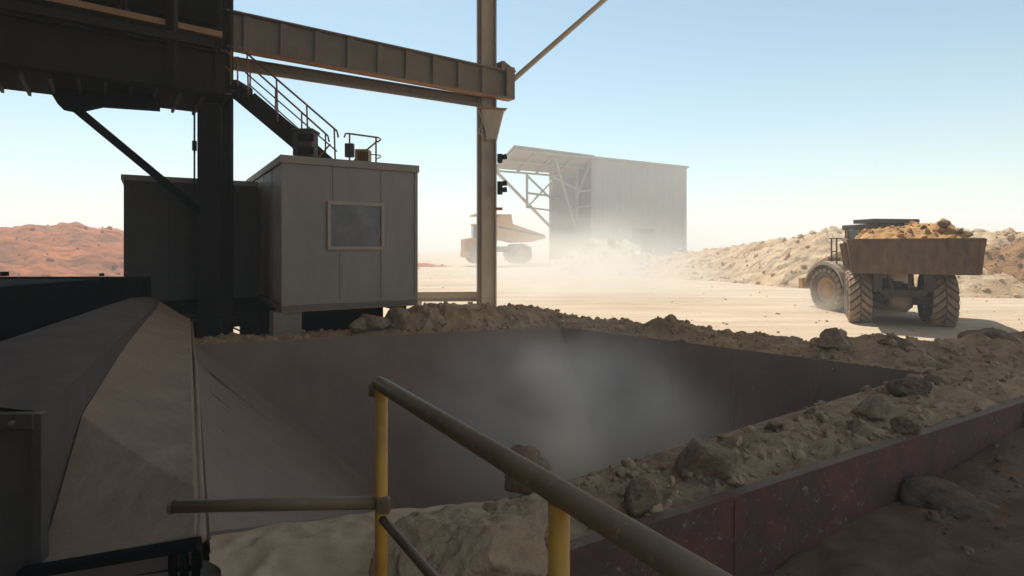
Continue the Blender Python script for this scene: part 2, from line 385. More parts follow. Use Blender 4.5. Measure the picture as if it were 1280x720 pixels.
# loose rubble as one mass
SC = []
def scatter(obj, n, smin, smax, seed, name, label, xlo=-99):
    rnd = random.Random(seed); vs = obj.data.vertices; mb = MB()
    base = []
    for k in range(6):
        bm = bmesh.new(); bmesh.ops.create_icosphere(bm, subdivisions=2, radius=1)
        bm.verts.index_update(); of_ = Vector((k*5.3+seed,0,0)); vv = [v.co*(1+.45*noise.noise(v.co*1.3+of_)) for v in bm.verts]; ff = [tuple(v.index for v in f.verts) for f in bm.faces]; bm.free(); base.append((vv, ff))
    k = 0
    while k < n:
        v = vs[rnd.randrange(len(vs))].co
        if v.x < xlo or (obj is rim1 and wallside(v.x, v.y) < .09) or (noise.noise(v*1.3) < -.15 and rnd.random() < .8): continue
        s = smin*(smax/smin)**(rnd.random()**4); vv, ff = base[rnd.randrange(6)]
        mx = Matrix.Rotation(rnd.uniform(0,6.28), 3, Vector((rnd.random(), rnd.random(), rnd.random()+.1)).normalized()); sc = Vector((1, rnd.uniform(.7,1), rnd.uniform(.6,.95)))
        of_ = v+Vector((rnd.uniform(-.04,.04), rnd.uniform(-.04,.04), s*.2))
        mb.add([mx @ Vector((q.x*sc.x, q.y*sc.y, q.z*sc.z))*s+of_ for q in vv], ff); k += 1
    o = mb.build(name, M['pebble']); return tag(o, label, 'rubble', kind='stuff')
scatter(rim1, 3000, .005, .06, 1, 'rubble', 'crumbs and pebbles strewn over the near hopper rim', .1)
scatter(rim2, 1800, .012, .08, 2, 'rubble', 'crumbs and pebbles on the heap beside the cabin')
scatter(rim3, 2600, .012, .09, 3, 'rubble', 'crumbs and pebbles on the rim facing the yard')
class _O: pass
g_ = _O(); g_.data = _O(); rr_ = random.Random(8); g_.data.vertices = []
for _ in range(6000):
    x = rr_.uniform(1.2, 8); y = rr_.uniform(2.5, 8)
    if wallside(x, y) < -.1:
        q = _O(); q.co = Vector((x, y, gh(x, y))); g_.data.vertices.append(q)
scatter(g_, 700, .008, .06, 4, 'rubble', 'crumbs and pebbles on the dirt outside the red plate').data.materials[0] = M['rockdark']  # pebbles darkened to match the soil's painted shade
g_.data.vertices = []
for _ in range(4000):
    y = rr_.uniform(15, 60); x = rr_.uniform(-6, 30)*y/30
    q = _O(); q.co = Vector((x, y, gh(x, y))); g_.data.vertices.append(q)
s5 = scatter(g_, 700, .015, .075, 5, 'rubble', 'small stones strewn over the sunlit yard'); s5.data.materials[0] = M['berm']

# ------------------------------------------------------------------ hopper shell
hop = empty('hopper', (1,8,0), 'deep dark steel hopper pit with dirt heaped rim and dusty air inside', 'hopper')
cen = (A+B+Cc+D+Nn)/5
bot = [V2(1.0,8.5), V2(2.2,9.3), V2(3.4,7.6), V2(2.4,5.9), V2(1.2,5.3)]
for i in range(5):
    a, b = INNER[i], INNER[(i+1) % 5]; c, d = bot[(i+1) % 5], bot[i]
    n = Vector(((b-a).y, -(b-a).x)).normalized()
    if n.dot(cen-a) > 0: n = -n
    q = [(a.x,a.y,.99),(b.x,b.y,.99),(c.x,c.y,-3.2),(d.x,d.y,-3.2)]
    MB().prism(q, (0,0,0), (n.x*.06, n.y*.06, -.02)).build('wall_plate', M['hopper'], hop)
    # stiffening ribs / liner joints
    for k in range(1, 5):
        t = k/5; p0 = Vector(q[0]).lerp(Vector(q[1]), t); p1 = Vector(q[3]).lerp(Vector(q[2]), t)
        if i < 2 or i == 4: MB().bar(p0+Vector((-n.x,-n.y,0))*.012-Vector((0,0,.06)), p1+Vector((-n.x,-n.y,0))*.012, .05, .012, (n.x,n.y,0)).build('liner_strip', M['hopper'], hop)
MB().prism([(p.x,p.y,-3.2) for p in bot], (0,0,0), (0,0,-.1)).build('floor_plate', M['hopper'], hop)
sp = MB(); wa = W0-WD*1.0; wb = W0+WD*13
nrm = Vector((WD.y, -WD.x))
sp.prism([(wa.x,wa.y,-.2),(wb.x,wb.y,-.2),(wb.x,wb.y,1.035),(wa.x,wa.y,1.035)], (0,0,0), (nrm.x*.03, nrm.y*.03, 0)).build('side_plate', M['redplate'], hop)
fl = MB(); fl.prism([(wa.x,wa.y,1.036),(wb.x,wb.y,1.036),(wb.x,wb.y,1.062),(wa.x,wa.y,1.062)], (-nrm.x*.05,-nrm.y*.05,0), (nrm.x*.034, nrm.y*.034, 0)).build('edge_flange', M['redplate'], hop)
for k in (1, 3):
    p = W0+WD*(k*2.3-.9)
    MB().bar((p.x+nrm.x*.034, p.y+nrm.y*.034, .1), (p.x+nrm.x*.034, p.y+nrm.y*.034, 1.03), .006, .05, (WD.x,WD.y,0)).build('plate_joint', M['redplate'], hop)
fp = grid_obj('ore_heap', M['dirt'], lambda u, v: (-4+9*u, 4.5+8*v, -3.1+1.3*math.exp(-((u-.55)**2+(v-.4)**2)/.05)+.2*fr(u*9, v*9)), 80, 80)
tag(fp, 'tipped ore lying at the bottom of the hopper pit', 'ore heap', kind='stuff')

# ------------------------------------------------------------------ left chute: wall, dusty plate, black frame
wl = empty('chute_wall', (-4,6,0), 'long dust covered steel wall running back beside the hopper', 'wall')
fL, fR, bR, bL = Vector((-3.95,3.16,1.80)), Vector((-2.59,3.16,1.80)), Vector((-7.18,11.75,1.62)), Vector((-7.9,11.9,1.66))
MB().prism([fL,fR,bR,bL], (0,0,-.001), (0,0,-2.0)).build('wall_body', M['bluewall'], wl)
def top_fn(u, v):
    p = fL.lerp(bL, v).lerp(fR.lerp(bR, v), u); e = min(1, u*5, (1-u)*5)
    z = p.z+.012+.05*math.sin(math.pi*min(1, u*1.05))+.03*fr(p.x*1.2, p.y*.6, 4)*e
    return (p.x, p.y, z if 0 < u < 1 else p.z-.0)
o = grid_obj('dust_layer', M['topdust'], top_fn, 30, 80); o.parent = wl; o.data.transform(wm(wl).inverted())
MB().bar(fR+Vector((.012,-.012,-.0)), fR+Vector((.012,-.012,-1.9)), .05, .05).build('corner_angle', M['bluewall'], wl)
ft0 = Vector((-2.45,3.12,1.02)); ft1 = Vector((-1.745,3.22,1.11)); bk0 = Vector((-7.1,11.7,1.50)); bk1 = Vector((-6.25,11.2,1.28))
def plate_fn(u, v):
    v2 = v**1.5
    l = ft0.lerp(Vector((fR.x,fR.y,1.0)).lerp(Vector((bR.x,bR.y,1.35)), 1), v2); r = ft1.lerp(bk1, v2)
    l = Vector((-2.56,3.12,.98)).lerp(Vector((-7.15,11.7,1.42)), v2)
    p = l.lerp(r, u)
    crest = (1-u)**1.3
    s = v2*9.4   # metres from the front end
    rise = min(1, s/(.35+.85*(1-u)**.8))
    z = p.z+rise*(.10+.34*crest)*(1-.55*sstep(3, 9, s))+.01*fr(p.x*2.5, p.y*1.2, 3)*min(1, s*2)
    z += .005*fr(p.x*9, p.y*9, 6)
    if u > .985: z -= .05
    if v == 0: z -= .02
    return (p.x, p.y, z)
MB().bar(fL+Vector((0,-.02,-.04)), fR+Vector((0,-.02,-.04)), .05, .09).build('lip_angle', M['bluewall'], wl, bevel=.008)
for t_ in range(7):
    q_ = fL.lerp(fR, .08+t_*.14); MB().tube([q_+Vector((0,-.04,-.045)), q_+Vector((0,-.065,-.045))], .014, 6).build('bolt', M['steel'], wl)
cp = empty('chute_plate', (-4,6,0), 'smooth drift of brown dust on the sloping plate left of the hopper', 'chute')
o = grid_obj('dust_drift', M['dustplate'], plate_fn, 70, 260); o.parent = cp; o.data.transform(wm(cp).inverted())
MB().prism([(-2.58,3.13,.95),(-1.75,3.23,1.05),(-6.25,11.2,1.22),(-7.15,11.7,1.38)], (0,0,0), (0,0,-.12)).build('base_plate', M['hopper'], cp)
MB().prism([(-1.76,3.24,1.07),(-6.26,11.21,1.25),(-6.1,11.0,-1.0),(-1.6,3.5,-1.0)], (0,0,0), (-.06,-.03,0)).build('side_skirt', M['hopper'], cp)
MB().tube([(-1.74,3.22,1.075),(-3.9,7.1,1.145),(-6.24,11.2,1.25)], .03, 10).build('edge_lip', M['dustplate'], cp, smooth=True)
class _V: pass
dv = _V(); dv.data = _V(); dv.data.vertices = []
for _ in range(2500):
    q_ = _V(); a_, b_ = rr_.random()**.7, rr_.random(); q_.co = Vector(plate_fn(a_*.97, b_)); dv.data.vertices.append(q_)
bf = empty('support_frame', (-2.1,3.1,0), 'black steel frame under the near end of the dusty plate', 'frame')
MB().bar((-2.62,3.07,.965), (-1.72,3.17,1.075), .07, .05).build('top_rail', M['soot'], bf, bevel=.005)
for px in (-1.74,-1.80,-1.86): MB().bar((px,3.17+(px+1.74)*.1,-.2), (px,3.17+(px+1.74)*.1,1.03), .035, .035).build('post', M['soot'], bf, bevel=.004)
MB().prism([(-2.6,3.10,.93),(-1.75,3.20,1.03),(-1.75,3.20,-.2),(-2.6,3.10,-.2)], (0,.03,0), (0,.05,0)).build('infill_panel', M['black'], bf)
# dark low wall behind
bw = empty('bunker_wall', (-11,11,0), 'black steel bunker wall in front of the red hill', 'wall')
MB().box((-10.9,12.0,.55), (6.6,.3,3.1)).build('wall_panel', M['soot'], bw, bevel=.02)
for px, h in ((3,.09),(125,.06)): 
    p = P(px,346,11.85); MB().box((p.x,p.y+.05,2.12+h/2), (.05 if px > 50 else .12,.08,h)).build('lug', M['soot'], bw)
MB().box((-10.2,7.3,.52), (3.6,9.0,3.1)).build('side_bin', M['soot'], bw, bevel=.02)

# ------------------------------------------------------------------ foreground handrail
hr = empty('handrail', (-.1,1.7,1.1), 'yellow and brown tubular handrail sloping through the foreground', 'railing')
p1 = Vector((-.49,2.16,0)); p2 = Vector((.1,1.23,0)); dd = (p2-p1).normalized()
def hp(s, z): v = p1+dd*s; return (v.x, v.y, z)
MB().tube([hp(-.03,2.185), hp(.0,2.188), hp(2.2,2.17)], .0275, 20).build('top_rail', M['railtop'], hr, smooth=True)
MB().tube([hp(.0,2.168)+Vector() if 0 else Vector(hp(-.035,2.185))+Vector((-.012,0,.0)), Vector(hp(-.035,2.185))+Vector((-.012,0,-.045))], .024, 14).build('rail_stub', M['railtop'], hr, smooth=True)
MB().tube([hp(0,1.0), hp(0,2.17)], .0235, 18).build('post', M['yellow'], hr, smooth=True)
MB().tube([hp(1.1014,1.0), hp(1.1014,2.155)], .0235, 18).build('post', M['yellow'], hr, smooth=True)
MB().tube([hp(0,1.69), hp(2.2,1.685)], .0165, 14).build('middle_rail', M['railtop'], hr, smooth=True)
MB().tube([hp(0,1.745), (-.9,2.155,1.74), (-1.27,2.15,1.735)], .0235, 14).build('side_rail', M['railtop'], hr, smooth=True)
MB().tube([(-1.262,2.15,1.735),(-1.275,2.15,1.735)], .026, 12).build('end_cap', M['railtop'], hr)
MB().box(Vector(hp(.012,1.985))*0+Vector((-.478,2.14,1.745)), (.05,.03,.06)).build('clamp', M['railtop'], hr, bevel=.006)
deck = MB().prism([(-2.4,-3,1.05),(2.0,-3,1.05),(1.0,.9,1.05),(-.5,2.05,1.05),(-2.4,2.1,1.05)], (0,0,0), (0,0,.05)).build('walkway', M['steel'])
tag(deck, 'steel walkway deck that the foreground handrail stands on', 'walkway')

# ------------------------------------------------------------------ main steel structure
GD = Vector((.816,.579,0)).normalized(); GN = Vector((.579,-.816,0)).normalized()   # GN points to the camera side
G1 = Vector((-6.55,13.3,0)); G2 = Vector((-.65,17.5,0))
def gp(s, off=0, z=0): v = G1+GD*s+GN*off; return Vector((v.x, v.y, z))
Ls = (G2-G1).length
gir = empty('main_girder', gp(0,0,7.3), 'deep plate girder with stiffeners spanning between the two columns', 'girder')
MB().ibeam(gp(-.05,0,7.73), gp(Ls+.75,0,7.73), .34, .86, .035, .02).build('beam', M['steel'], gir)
MB().ibeam(gp(-7.5,0,7.73), gp(-.055,0,7.73), .34, .86, .035, .02).build('beam', M['black'], gir)  # left span coloured black to stand for shade
MB().bar(gp(.3,0,7.292), gp(Ls+.7,0,7.292), .30, .012).build('flange_plate', M['rustpaint'], gir)  # thin orange strip along the underside
k = -7.0
while k < Ls+.5:
    MB().bar(gp(k,.09,7.34), gp(k,.09,8.12), .018, .15, GD).build('stiffener', M['steel' if k > 0 else 'black'], gir); k += .82  # stiffeners left of the column carry the same painted shade
MB().box(gp(Ls+.62,.0,7.78), (.30,.36,.98), Matrix((GD,GN,Vector((0,0,1)))).transposed()).build('end_plate', M['steel'], gir)
MB().prism([gp(Ls+.3,.15,8.16), gp(Ls+.85,.15,8.16), gp(Ls+.80,.15,8.22), gp(Ls+.38,.15,8.42), gp(Ls+.3,.15,8.40)], -GN*.0, -GN*.3).build('stop_bracket', M['steel'], gir)
gir2 = empty('crane_beam', gp(0,-.6,7), 'slimmer beam running just below and behind the main girder', 'beam')
MB().ibeam(gp(.2,-.70,7.2), gp(Ls-.1,-.35,7.2), .2, .26, .03, .02).build('beam', M['steel'], gir2)
MB().bar(gp(0,-.70,7.05), gp(Ls-.15,-.35,7.05), .2, .02).build('flange_plate', M['rustpaint'], gir2)
MB().tube([gp(0,-.48,7.02), gp(Ls-.15,-.22,7.02)], .045, 8).build('conduit', M['steel'], gir2)

c1 = empty('steel_column', (-6.66,12.95,0), 'near black steel column in front of the dark cabin', 'column')
cm = MB(); 
for sy in (-.26,.26): cm.box((-6.66,12.95+sy,7), (.52,.05,14))
cm.box((-6.66,12.95,7), (.05,.46,14)); cm.build('shaft', M['black'], c1)
MB().box((-6.66,12.95,1.1), (.8,.8,.06)).build('base_plate', M['black'], c1)
MB().tube([(-6.22,12.72,3.1),(-6.22,12.72,14)], .022, 8).build('conduit', M['black'], c1)
for z in (4.2,4.9,6.1,): MB().box((-6.27,12.74,z), (.16,.05,.05)).build('clip', M['black'], c1)
MB().tube([(-6.98,12.66,3.7),(-6.98,12.66,6)], .02, 8).build('conduit', M['black'], c1)
MB().box((-6.99,12.68,4.95), (.07,.07,.22)).build('junction_box', M['black'], c1)

c2 = empty('steel_column', (-.78,17.6,0), 'tall beige H-section column rising through the middle of the yard', 'column')
cm = MB(); rz = Matrix.Rotation(R(14), 3, 'Z')
def cc(x, y, z): v = rz @ Vector((x, y, 0)); return (-.78+v.x, 17.75+v.y, z)
for sx in (-.17,.26): cm.box(cc(sx,0,7), (.035,.34,14), rz)
cm.box(cc(.045,0,7), (.39,.03,14), rz); cm.build('shaft', M['column'], c2)
MB().box(cc(-.245,0,7), (.10,.22,14), rz).build('cable_tray', M['steel'], c2)  # separate darker box added for the column's left flange edge
MB().box(cc(0,0,.75), (.9,.7,.05), rz).build('base_plate', M['column'], c2)
MB().prism([cc(-.2,-.2,6.93),cc(.50,-.2,6.93),cc(.48,-.2,6.88),cc(.27,-.2,6.05),cc(-.05,-.2,6.0)], (0,-.02,0), (0,.36,0)).build('corbel', M['column'], c2)
MB().box(cc(.15,-.05,6.96), (.85,.5,.03), rz).build('corbel_plate', M['rustpaint'], c2)
for a, b in (((-.3,6.9),(-.05,6.2)),((-.05,6.9),(-.3,6.2)),((-.3,6.2),(-.05,6.0))): MB().bar(cc(a[0],-.24,a[1]), cc(b[0],-.24,b[1]), .02).build('tie_strap', M['column'], c2)
sl = empty('signal_lights', (-.35,17.5,4), 'black hooded signal lights hung on the side of the beige column', 'signal')
for py in (198,231,239):
    q = P(624,py,17.45)
    MB().box((q.x+.02,q.y,q.z), (.16,.2,.26 if py < 210 else .2)).build('housing', M['soot'], sl, bevel=.02)
    MB().tube([(q.x+.07,q.y-.02,q.z+.03),(q.x+.22,q.y-.06,q.z+.05)], [.07,.085], 12).build('visor', M['soot'], sl)
for k, z in enumerate((4.66,4.52,4.38)): MB().box((-.37,17.45,z-.02), (.12,.14,.06)).build('bracket', M['soot'], sl)
q = P(623,261,17.45); MB().box((q.x,q.y,q.z), (.25,.08,.08)).build('bracket', M['rustrail'], sl)
br = empty('diagonal_brace', (0,18.1,8), 'round grey brace rising from the girder end to the roof', 'brace')
MB().tube([(-.02,18.15,7.95),(6.0,20.45,13.9)], .085, 12).build('tube', M['column'], br, smooth=True)
MB().box((3.1,19.45,11.25), (.9,.25,.2)).build('joint_plate', M['rustpaint'], br)
bb = empty('barrier_beam', (-2,18,1), 'pale low steel beam running left from the foot of the beige column', 'barrier')
MB().ibeam((-3.2,18.0,1.18), (-1.05,17.9,1.20), .2, .30).build('beam', M['column'], bb)
for x in (-2.9,-1.3): MB().box((x,18.0,.5), (.15,.15,1.05)).build('post', M['column'], bb)

# upper left steelwork
up = empty('crane_platform', gp(-4,0,6), 'dark steel service platform and lower girder hung under the main girder', 'platform')
MB().ibeam(gp(-9,.9,6.42), gp(-.2,.9,6.42), .3, .95).build('lower_girder', M['black'], up)
k = -8.4
while k < -.3: 
    MB().bar(gp(k,1.0,5.98), gp(k,1.0,6.85), .02, .13, GD).build('stiffener', M['black'], up); k += 1.15
MB().bar(gp(-4.2,.2,5.93), gp(-.1,.2,5.93), 1.9, .06).build('deck_grating', M['soot'], up)
k = -4.0
while k < -.2: MB().bar(gp(k,-.7,5.86), gp(k,1.1,5.86), .05, .1).build('joist', M['black'], up); k += .42
MB().bar(gp(-9,1.6,6.9), gp(-.5,1.4,6.9), .12, .16).build('edge_beam', M['black'], up)
MB().bar(gp(-9,1.3,7.35), gp(-.3,1.1,7.22), .10, .12).build('edge_beam', M['rustpaint'], up)
MB().prism([P(45,78,11.4),P(185,88,12.0),P(185,136,12.0),P(112,131,11.7),P(80,138,11.6),P(72,130,11.6),P(52,98,11.4)], (0,0,0), (.1,.25,0)).build('gusset', M['soot'], up)
for pxx in (155,215,62): 
    a = P(pxx,0,11.6); MB().box((a.x,11.6,7.6), (.16,.16,3.3)).build('hanger', M['black'], up)
bd = empty('knee_brace', P(75,120,11.6), 'black diagonal brace running down from the dark platform to the column', 'brace')
MB().bar(P(78,122,11.7), P(252,266,12.75), .17, .17).build('strut', M['soot'], bd)
cl = empty('cladding_wall', gp(-6,.3,8.2), 'dark sheet cladding above the girder in the top corner of the building', 'cladding')
MB().bar(gp(-10,.35,11.0), gp(-.35,.35,11.0), .06, 6.1).build('sheet', M['soot'], cl)
MB().bar(gp(-10,1.0,8.9), gp(-.35,1.0,8.9), .3, 1.3).build('box_girder', M['black'], cl)
MB().bar(gp(-10,.55,7.95), gp(-.35,.55,7.95), .3, .8).build('rail', M['soot'], cl)
MB().bar(gp(-10,.45,7.0), gp(-.35,.45,7.0), .05, 1.3).build('lower_sheet', M['soot'], cl)

roof = empty('canopy_roof', (0,8,14), 'large dark roof over the hopper casting the foreground shade', 'roof')
rb = MB()                                             # sheet with an added slatted opening that shapes sun shafts over the pit
def rbox(x0, x1, y0, y1): rb.box(((x0+x1)/2,(y0+y1)/2,14.2), (x1-x0,y1-y0,.3))
rbox(-26,28,5.5,15.0); rbox(-26,28,16.6,21.5); rbox(-26,-3.4,15.0,16.6); rbox(1.2,28,15.0,16.6)
rb_x = -3.4; lv = MB()
while rb_x < 1.2:
    g_w = .030*math.exp(-((rb_x+1.9)/.65)**2)+.018*math.exp(-((rb_x+.35)/.55)**2)
    x1_ = rb_x+.0575-g_w; lv.box(((rb_x+x1_)/2,15.8,14.2), (x1_-rb_x,1.6,.04)); rb_x += .0575
lv.build('louvre_slats', M['roofsheet'], roof)
rb.build('roof_sheet', M['roofpale'], roof)
for y in (6,13,20.6): MB().ibeam((-25,y,13.75), (27,y,13.75), .3, .5).build('rafter', M['steel'], roof)
bk = empty('building_wall', (-19,4,0), 'dark sheet wall closing the side of the crusher building', 'wall')  # unseen sheets added to keep the left side dark
MB().box((-12.5,1.5,6.8), (.3,17,13.6)).build('side_sheet', M['roofsheet'], bk)
MB().box((-6.9,-2,6.8), (11,.3,13.6)).build('back_sheet', M['roofsheet'], bk)
MB().box((-6.9,1.5,14.2), (11.2,6.8,.3)).build('roof_edge', M['roofsheet'], bk)
# ------------------------------------------------------------------ staircase
stx = empty('staircase', (-5.3,13.1,4.6), 'dark steel stair with rusty handrails from platform down to the cabin roof', 'staircase')
t0 = Vector((-6.1,12.75,6.22)); t1 = Vector((-3.95,12.75,4.42))
for y in (12.72,13.42):
    MB().bar((-6.1,y,6.18), (-4.05,y,4.46), .05, .34).build('stringer', M['black'], stx)
for k in range(9):
    q = t0.lerp(t1, (k+.5)/9); MB().box((q.x,13.07,q.z+.02), (.24,.64,.03)).build('tread', M['black'], stx)
MB().bar((-6.08,13.07,5.98), (-4.15,13.07,4.38), .6, .02).build('soffit', M['black'], stx)
MB().box((-6.3,13.07,6.3), (.5,.75,.22)).build('landing', M['black'], stx)
MB().bar((-6.55,12.72,6.05), (-6.0,12.72,6.05), .05, .12).build('landing_beam', M['rustpaint'], stx)
for y, a, b in ((12.7,Vector((-5.88,0,7.02)),Vector((-3.86,0,5.28))), (13.45,Vector((-6.15,0,6.98)),Vector((-4.3,0,5.32)))):
    A3 = Vector((a.x,y,a.z)); B3 = Vector((b.x,y,b.z)); dn = Vector((0,0,-.45))
    top = [A3, B3, B3+Vector((.03,0,-.14))]
    if y > 13: top = [Vector((-6.6,y,7.15)), Vector((-6.4,y,7.15))]+top[:]
    MB().tube(top, .022, 8).build('handrail', M['rustrail'], stx, smooth=True)
    MB().tube([A3+dn, B3+dn+(A3-B3)*.0], .016, 8).build('middle_rail', M['rustrail'], stx, smooth=True)
    for t in (0.02,.34,.67,.97):
        q = A3.lerp(B3, t); MB().tube([q, q+Vector((.03 if y < 13 else 0,0,-.93))], .019, 8).build('post', M['rustrail'], stx)
MB().tube([(-6.6,12.7,6.75),(-6.35,12.7,6.75),(-6.15,12.7,6.5)], .016, 8).build('landing_rail', M['rustrail'], stx)
MB().tube([(-6.6,12.7,7.1),(-6.3,12.7,7.05),(-6.05,12.7,6.8),(-6.05,12.7,6.3)], .018, 8).build('landing_rail', M['rustrail'], stx)
for x in (-6.38,-6.2): MB().tube([(x,12.7,6.3),(x,12.7,7.05)], .018, 8).build('post', M['rustrail'], stx)
MB().tube([P(399,196,12.6),P(413,180,12.6)], .02, 8).build('kick_brace', M['yellow'], stx)

# ------------------------------------------------------------------ cabin
K0 = Vector((-4.64,11.6,0)); KD = Vector((.849,.528,0)); KP = Vector((-.528,.849,0)); up_ = Vector((0,0,1))
KM = Matrix((KD,KP,up_)).transposed()
def kp(a, b, z): v = K0+KD*a+KP*b; return Vector((v.x, v.y, z))
def kbox(mb, a0, a1, b0, b1, z0, z1): mb.box(kp((a0+a1)/2,(b0+b1)/2,(z0+z1)/2), (a1-a0,b1-b0,z1-z0), KM); return mb
cab = empty('control_cabin', kp(1.4,2,1.4), 'grey panelled control cabin with one window beside the hopper', 'cabin')
Wd = 2.93
kbox(MB(), 0.02, Wd-.02, .02, 5, 1.57, 4.44).build('wall', M['panel'], cab)
mb = MB(); kbox(mb, -.03, Wd+.03, -.03, .10, 4.42, 4.58); kbox(mb, -.03, .10, .102, 5.05, 4.42, 4.575); kbox(mb, Wd-.10, Wd+.03, .102, 5.05, 4.42, 4.575)
mb.build('roof_trim', M['paneltrim'], cab, bevel=.008)
kbox(MB(), .1, Wd-.1, .1, 5, 4.45, 4.50).build('roof', M['paneltrim'], cab)
for a in (0.0, Wd-.07): kbox(MB(), a, a+.07, -.004, .06, 1.57, 4.42).build('corner_trim', M['paneltrim'], cab)
kbox(MB(), .0, Wd, .0, .06, 1.53, 1.60).build('sill_trim', M['paneltrim'], cab)
for a in (1.02, 1.17, 2.07):
    z0, z1 = (1.6,4.42)
    if a == 1.17: z0, z1 = 1.6, 2.60
    if a == 1.02: z0, z1 = 3.72, 4.42
    kbox(MB(), a-.004, a+.006, .012, .03, z0, z1).build('panel_seam', M['seam'], cab)
for b in (1.2,2.3): kbox(MB(), .012, .03, b-.005, b+.005, 1.6, 4.4).build('panel_seam', M['seam'], cab)
# window: px 406..482, y 251..314
wa0, wa1, wz0, wz1 = .90, 2.13, 2.66, 3.68
mb = MB(); kbox(mb, wa0, wa1, -.04, .03, wz1-.07, wz1); kbox(mb, wa0, wa1, -.04, .03, wz0, wz0+.07); kbox(mb, wa0, wa0+.07, -.04, .03, wz0+.07, wz1-.07); kbox(mb, wa1-.07, wa1, -.04, .03, wz0+.07, wz1-.07)
wf = mb.build('window', M['frame'], cab, bevel=.006)
kbox(MB(), wa0+.07, wa1-.07, .0, .012, wz0+.07, wz1-.07).build('pane', M['glass'], wf)
kbox(MB(), wa1-.13, wa1-.10, -.02, -.002, wz0+.3, wz0+.5).build('latch', M['paneltrim'], wf)
mb = MB(); kbox(mb, .0, Wd, .0, .10, 1.41, 1.525); kbox(mb, -.0, .1, .11, 5, 1.41, 1.525); mb.build('skid_beam', M['steel'], cab, bevel=.01)
kbox(MB(), 0.0, Wd, -.03, .08, 1.395, 1.415).build('skid_flange', M['rustpaint'], cab)
for a in (.35, 2.6): kbox(MB(), a, a+.12, .15, 4.5, 1.25, 1.41).build('bearer', M['black'], cab)
kbox(MB(), -.15, .4, .05, .55, .4, 1.40).build('pier', M['concrete'], cab, bevel=.01)
kbox(MB(), .45, Wd-.5, .9, 1.1, .7, 1.39).build('plinth', M['soot'], cab)  # dark block added to stand for the shade under the cabin
an = empty('cabin_annex', kp(-1.3,3.5,1.2), 'lower dark annex cabin behind the column left of the control cabin', 'cabin')
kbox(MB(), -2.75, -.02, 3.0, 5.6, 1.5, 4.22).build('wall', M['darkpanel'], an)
mb = MB(); kbox(mb, -2.80, -.0, 2.95, 3.05, 4.2, 4.32); kbox(mb, -2.80, -2.7, 3.06, 5.6, 4.2, 4.32); mb.build('roof_trim', M['paneltrim'], an)
for a in (-1.9,-1.0): kbox(MB(), a, a+.01, 2.985, 3.0, 1.5, 4.2).build('panel_seam', M['soot'], an)
kbox(MB(), -2.9, .3, 2.9, 3.1, 1.32, 1.5).build('skid_beam', M['soot'], an)
kbox(MB(), -2.9, -2.4, 2.9, 4.6, .4, 1.32).build('pier', M['soot'], an)
mb = MB(); kbox(mb, -2.9, -.90, 4.5, 4.8, 0, 1.6); kbox(mb, -.22, 1.9, 4.5, 4.8, 0, 1.6); kbox(mb, -.899, -.221, 4.5, 4.8, .80, 1.6)
mb.prism([kp(-.899,4.5,.799), kp(-.899,4.5,.60), kp(-.80,4.5,.73), kp(-.65,4.5,.799)], (0,0,0), KP*.3)
mb.build('plinth', M['soot'], an)  # dark panels added to keep the space under the annex black
kbox(MB(), -1.9, -.1, 2.2, 2.5, .9, 1.2).build('cross_beam', M['black'], an)
# things on the roof
tb = empty('tool_chest', P(382,200,12.1), 'dark grey metal chest on the cabin roof at the stair foot', 'chest')
MB().box(P(382,181,12.1), (.40,.4,.50)).build('body', M['bluewall'], tb, bevel=.015)
MB().box(P(382,164.5,12.1), (.46,.46,.05)).build('lid', M['bluewall'], tb, bevel=.01)
for yy in (172,188): MB().box(P(382,yy,11.89), (.34,.012,.15)).build('door_panel', M['black'], tb)
rg = empty('roof_guardrail', P(455,205,12.8), 'small yellow guardrail on the cabin roof', 'railing')
def g8(px, py, Y=12.8): return P(px, py, Y)
MB().tube([g8(430,172),g8(432,167),g8(436,167),g8(473,172),g8(476,174),g8(472,178)], .02, 8).build('top_rail', M['yellow'], rg)
MB().tube([g8(437,168),g8(437,206)], .02, 8).build('post', M['yellow'], rg)
MB().tube([g8(470,172),g8(470,207)], .02, 8).build('post', M['yellow'], rg)
MB().tube([g8(440,203),g8(472,176)], .02, 8).build('diagonal_rail', M['yellow'], rg)
MB().tube([g8(462,193,13.2),g8(475,194,13.0),g8(476,196),g8(470,199)], .012, 8).build('lower_rail', M['yellow'], rg)
jb = MB().box(g8(437,188,12.7), (.19,.12,.30)).build('junction_box', M['bluewall'], bevel=.01); recenter(jb); tag(jb, 'small grey box fixed to the left post of the roof guardrail', 'box')
ac = empty('air_conditioner', g8(454,204,12.75), 'little yellowish finned air conditioner on the cabin roof', 'air conditioner')
MB().box(g8(454,196,12.9), (.30,.3,.30)).build('case', M['yellow'], ac, bevel=.01)
for k in range(5): MB().box(g8(448.5+k*2.8,196,12.74), (.018,.02,.24)).build('fin', M['black'], ac)
o = MB().tube([kp(-.95+.09*t, 4.4, .50+.17*math.sin(math.pi*min(1,t/9+.12))) for t in range(10)], .022, 8).build('hose', M['black'], smooth=True); recenter(o)  # added dark line that splits the bright gap in two
tag(o, 'dark bent hose crossing the bright gap under the annex', 'hose')

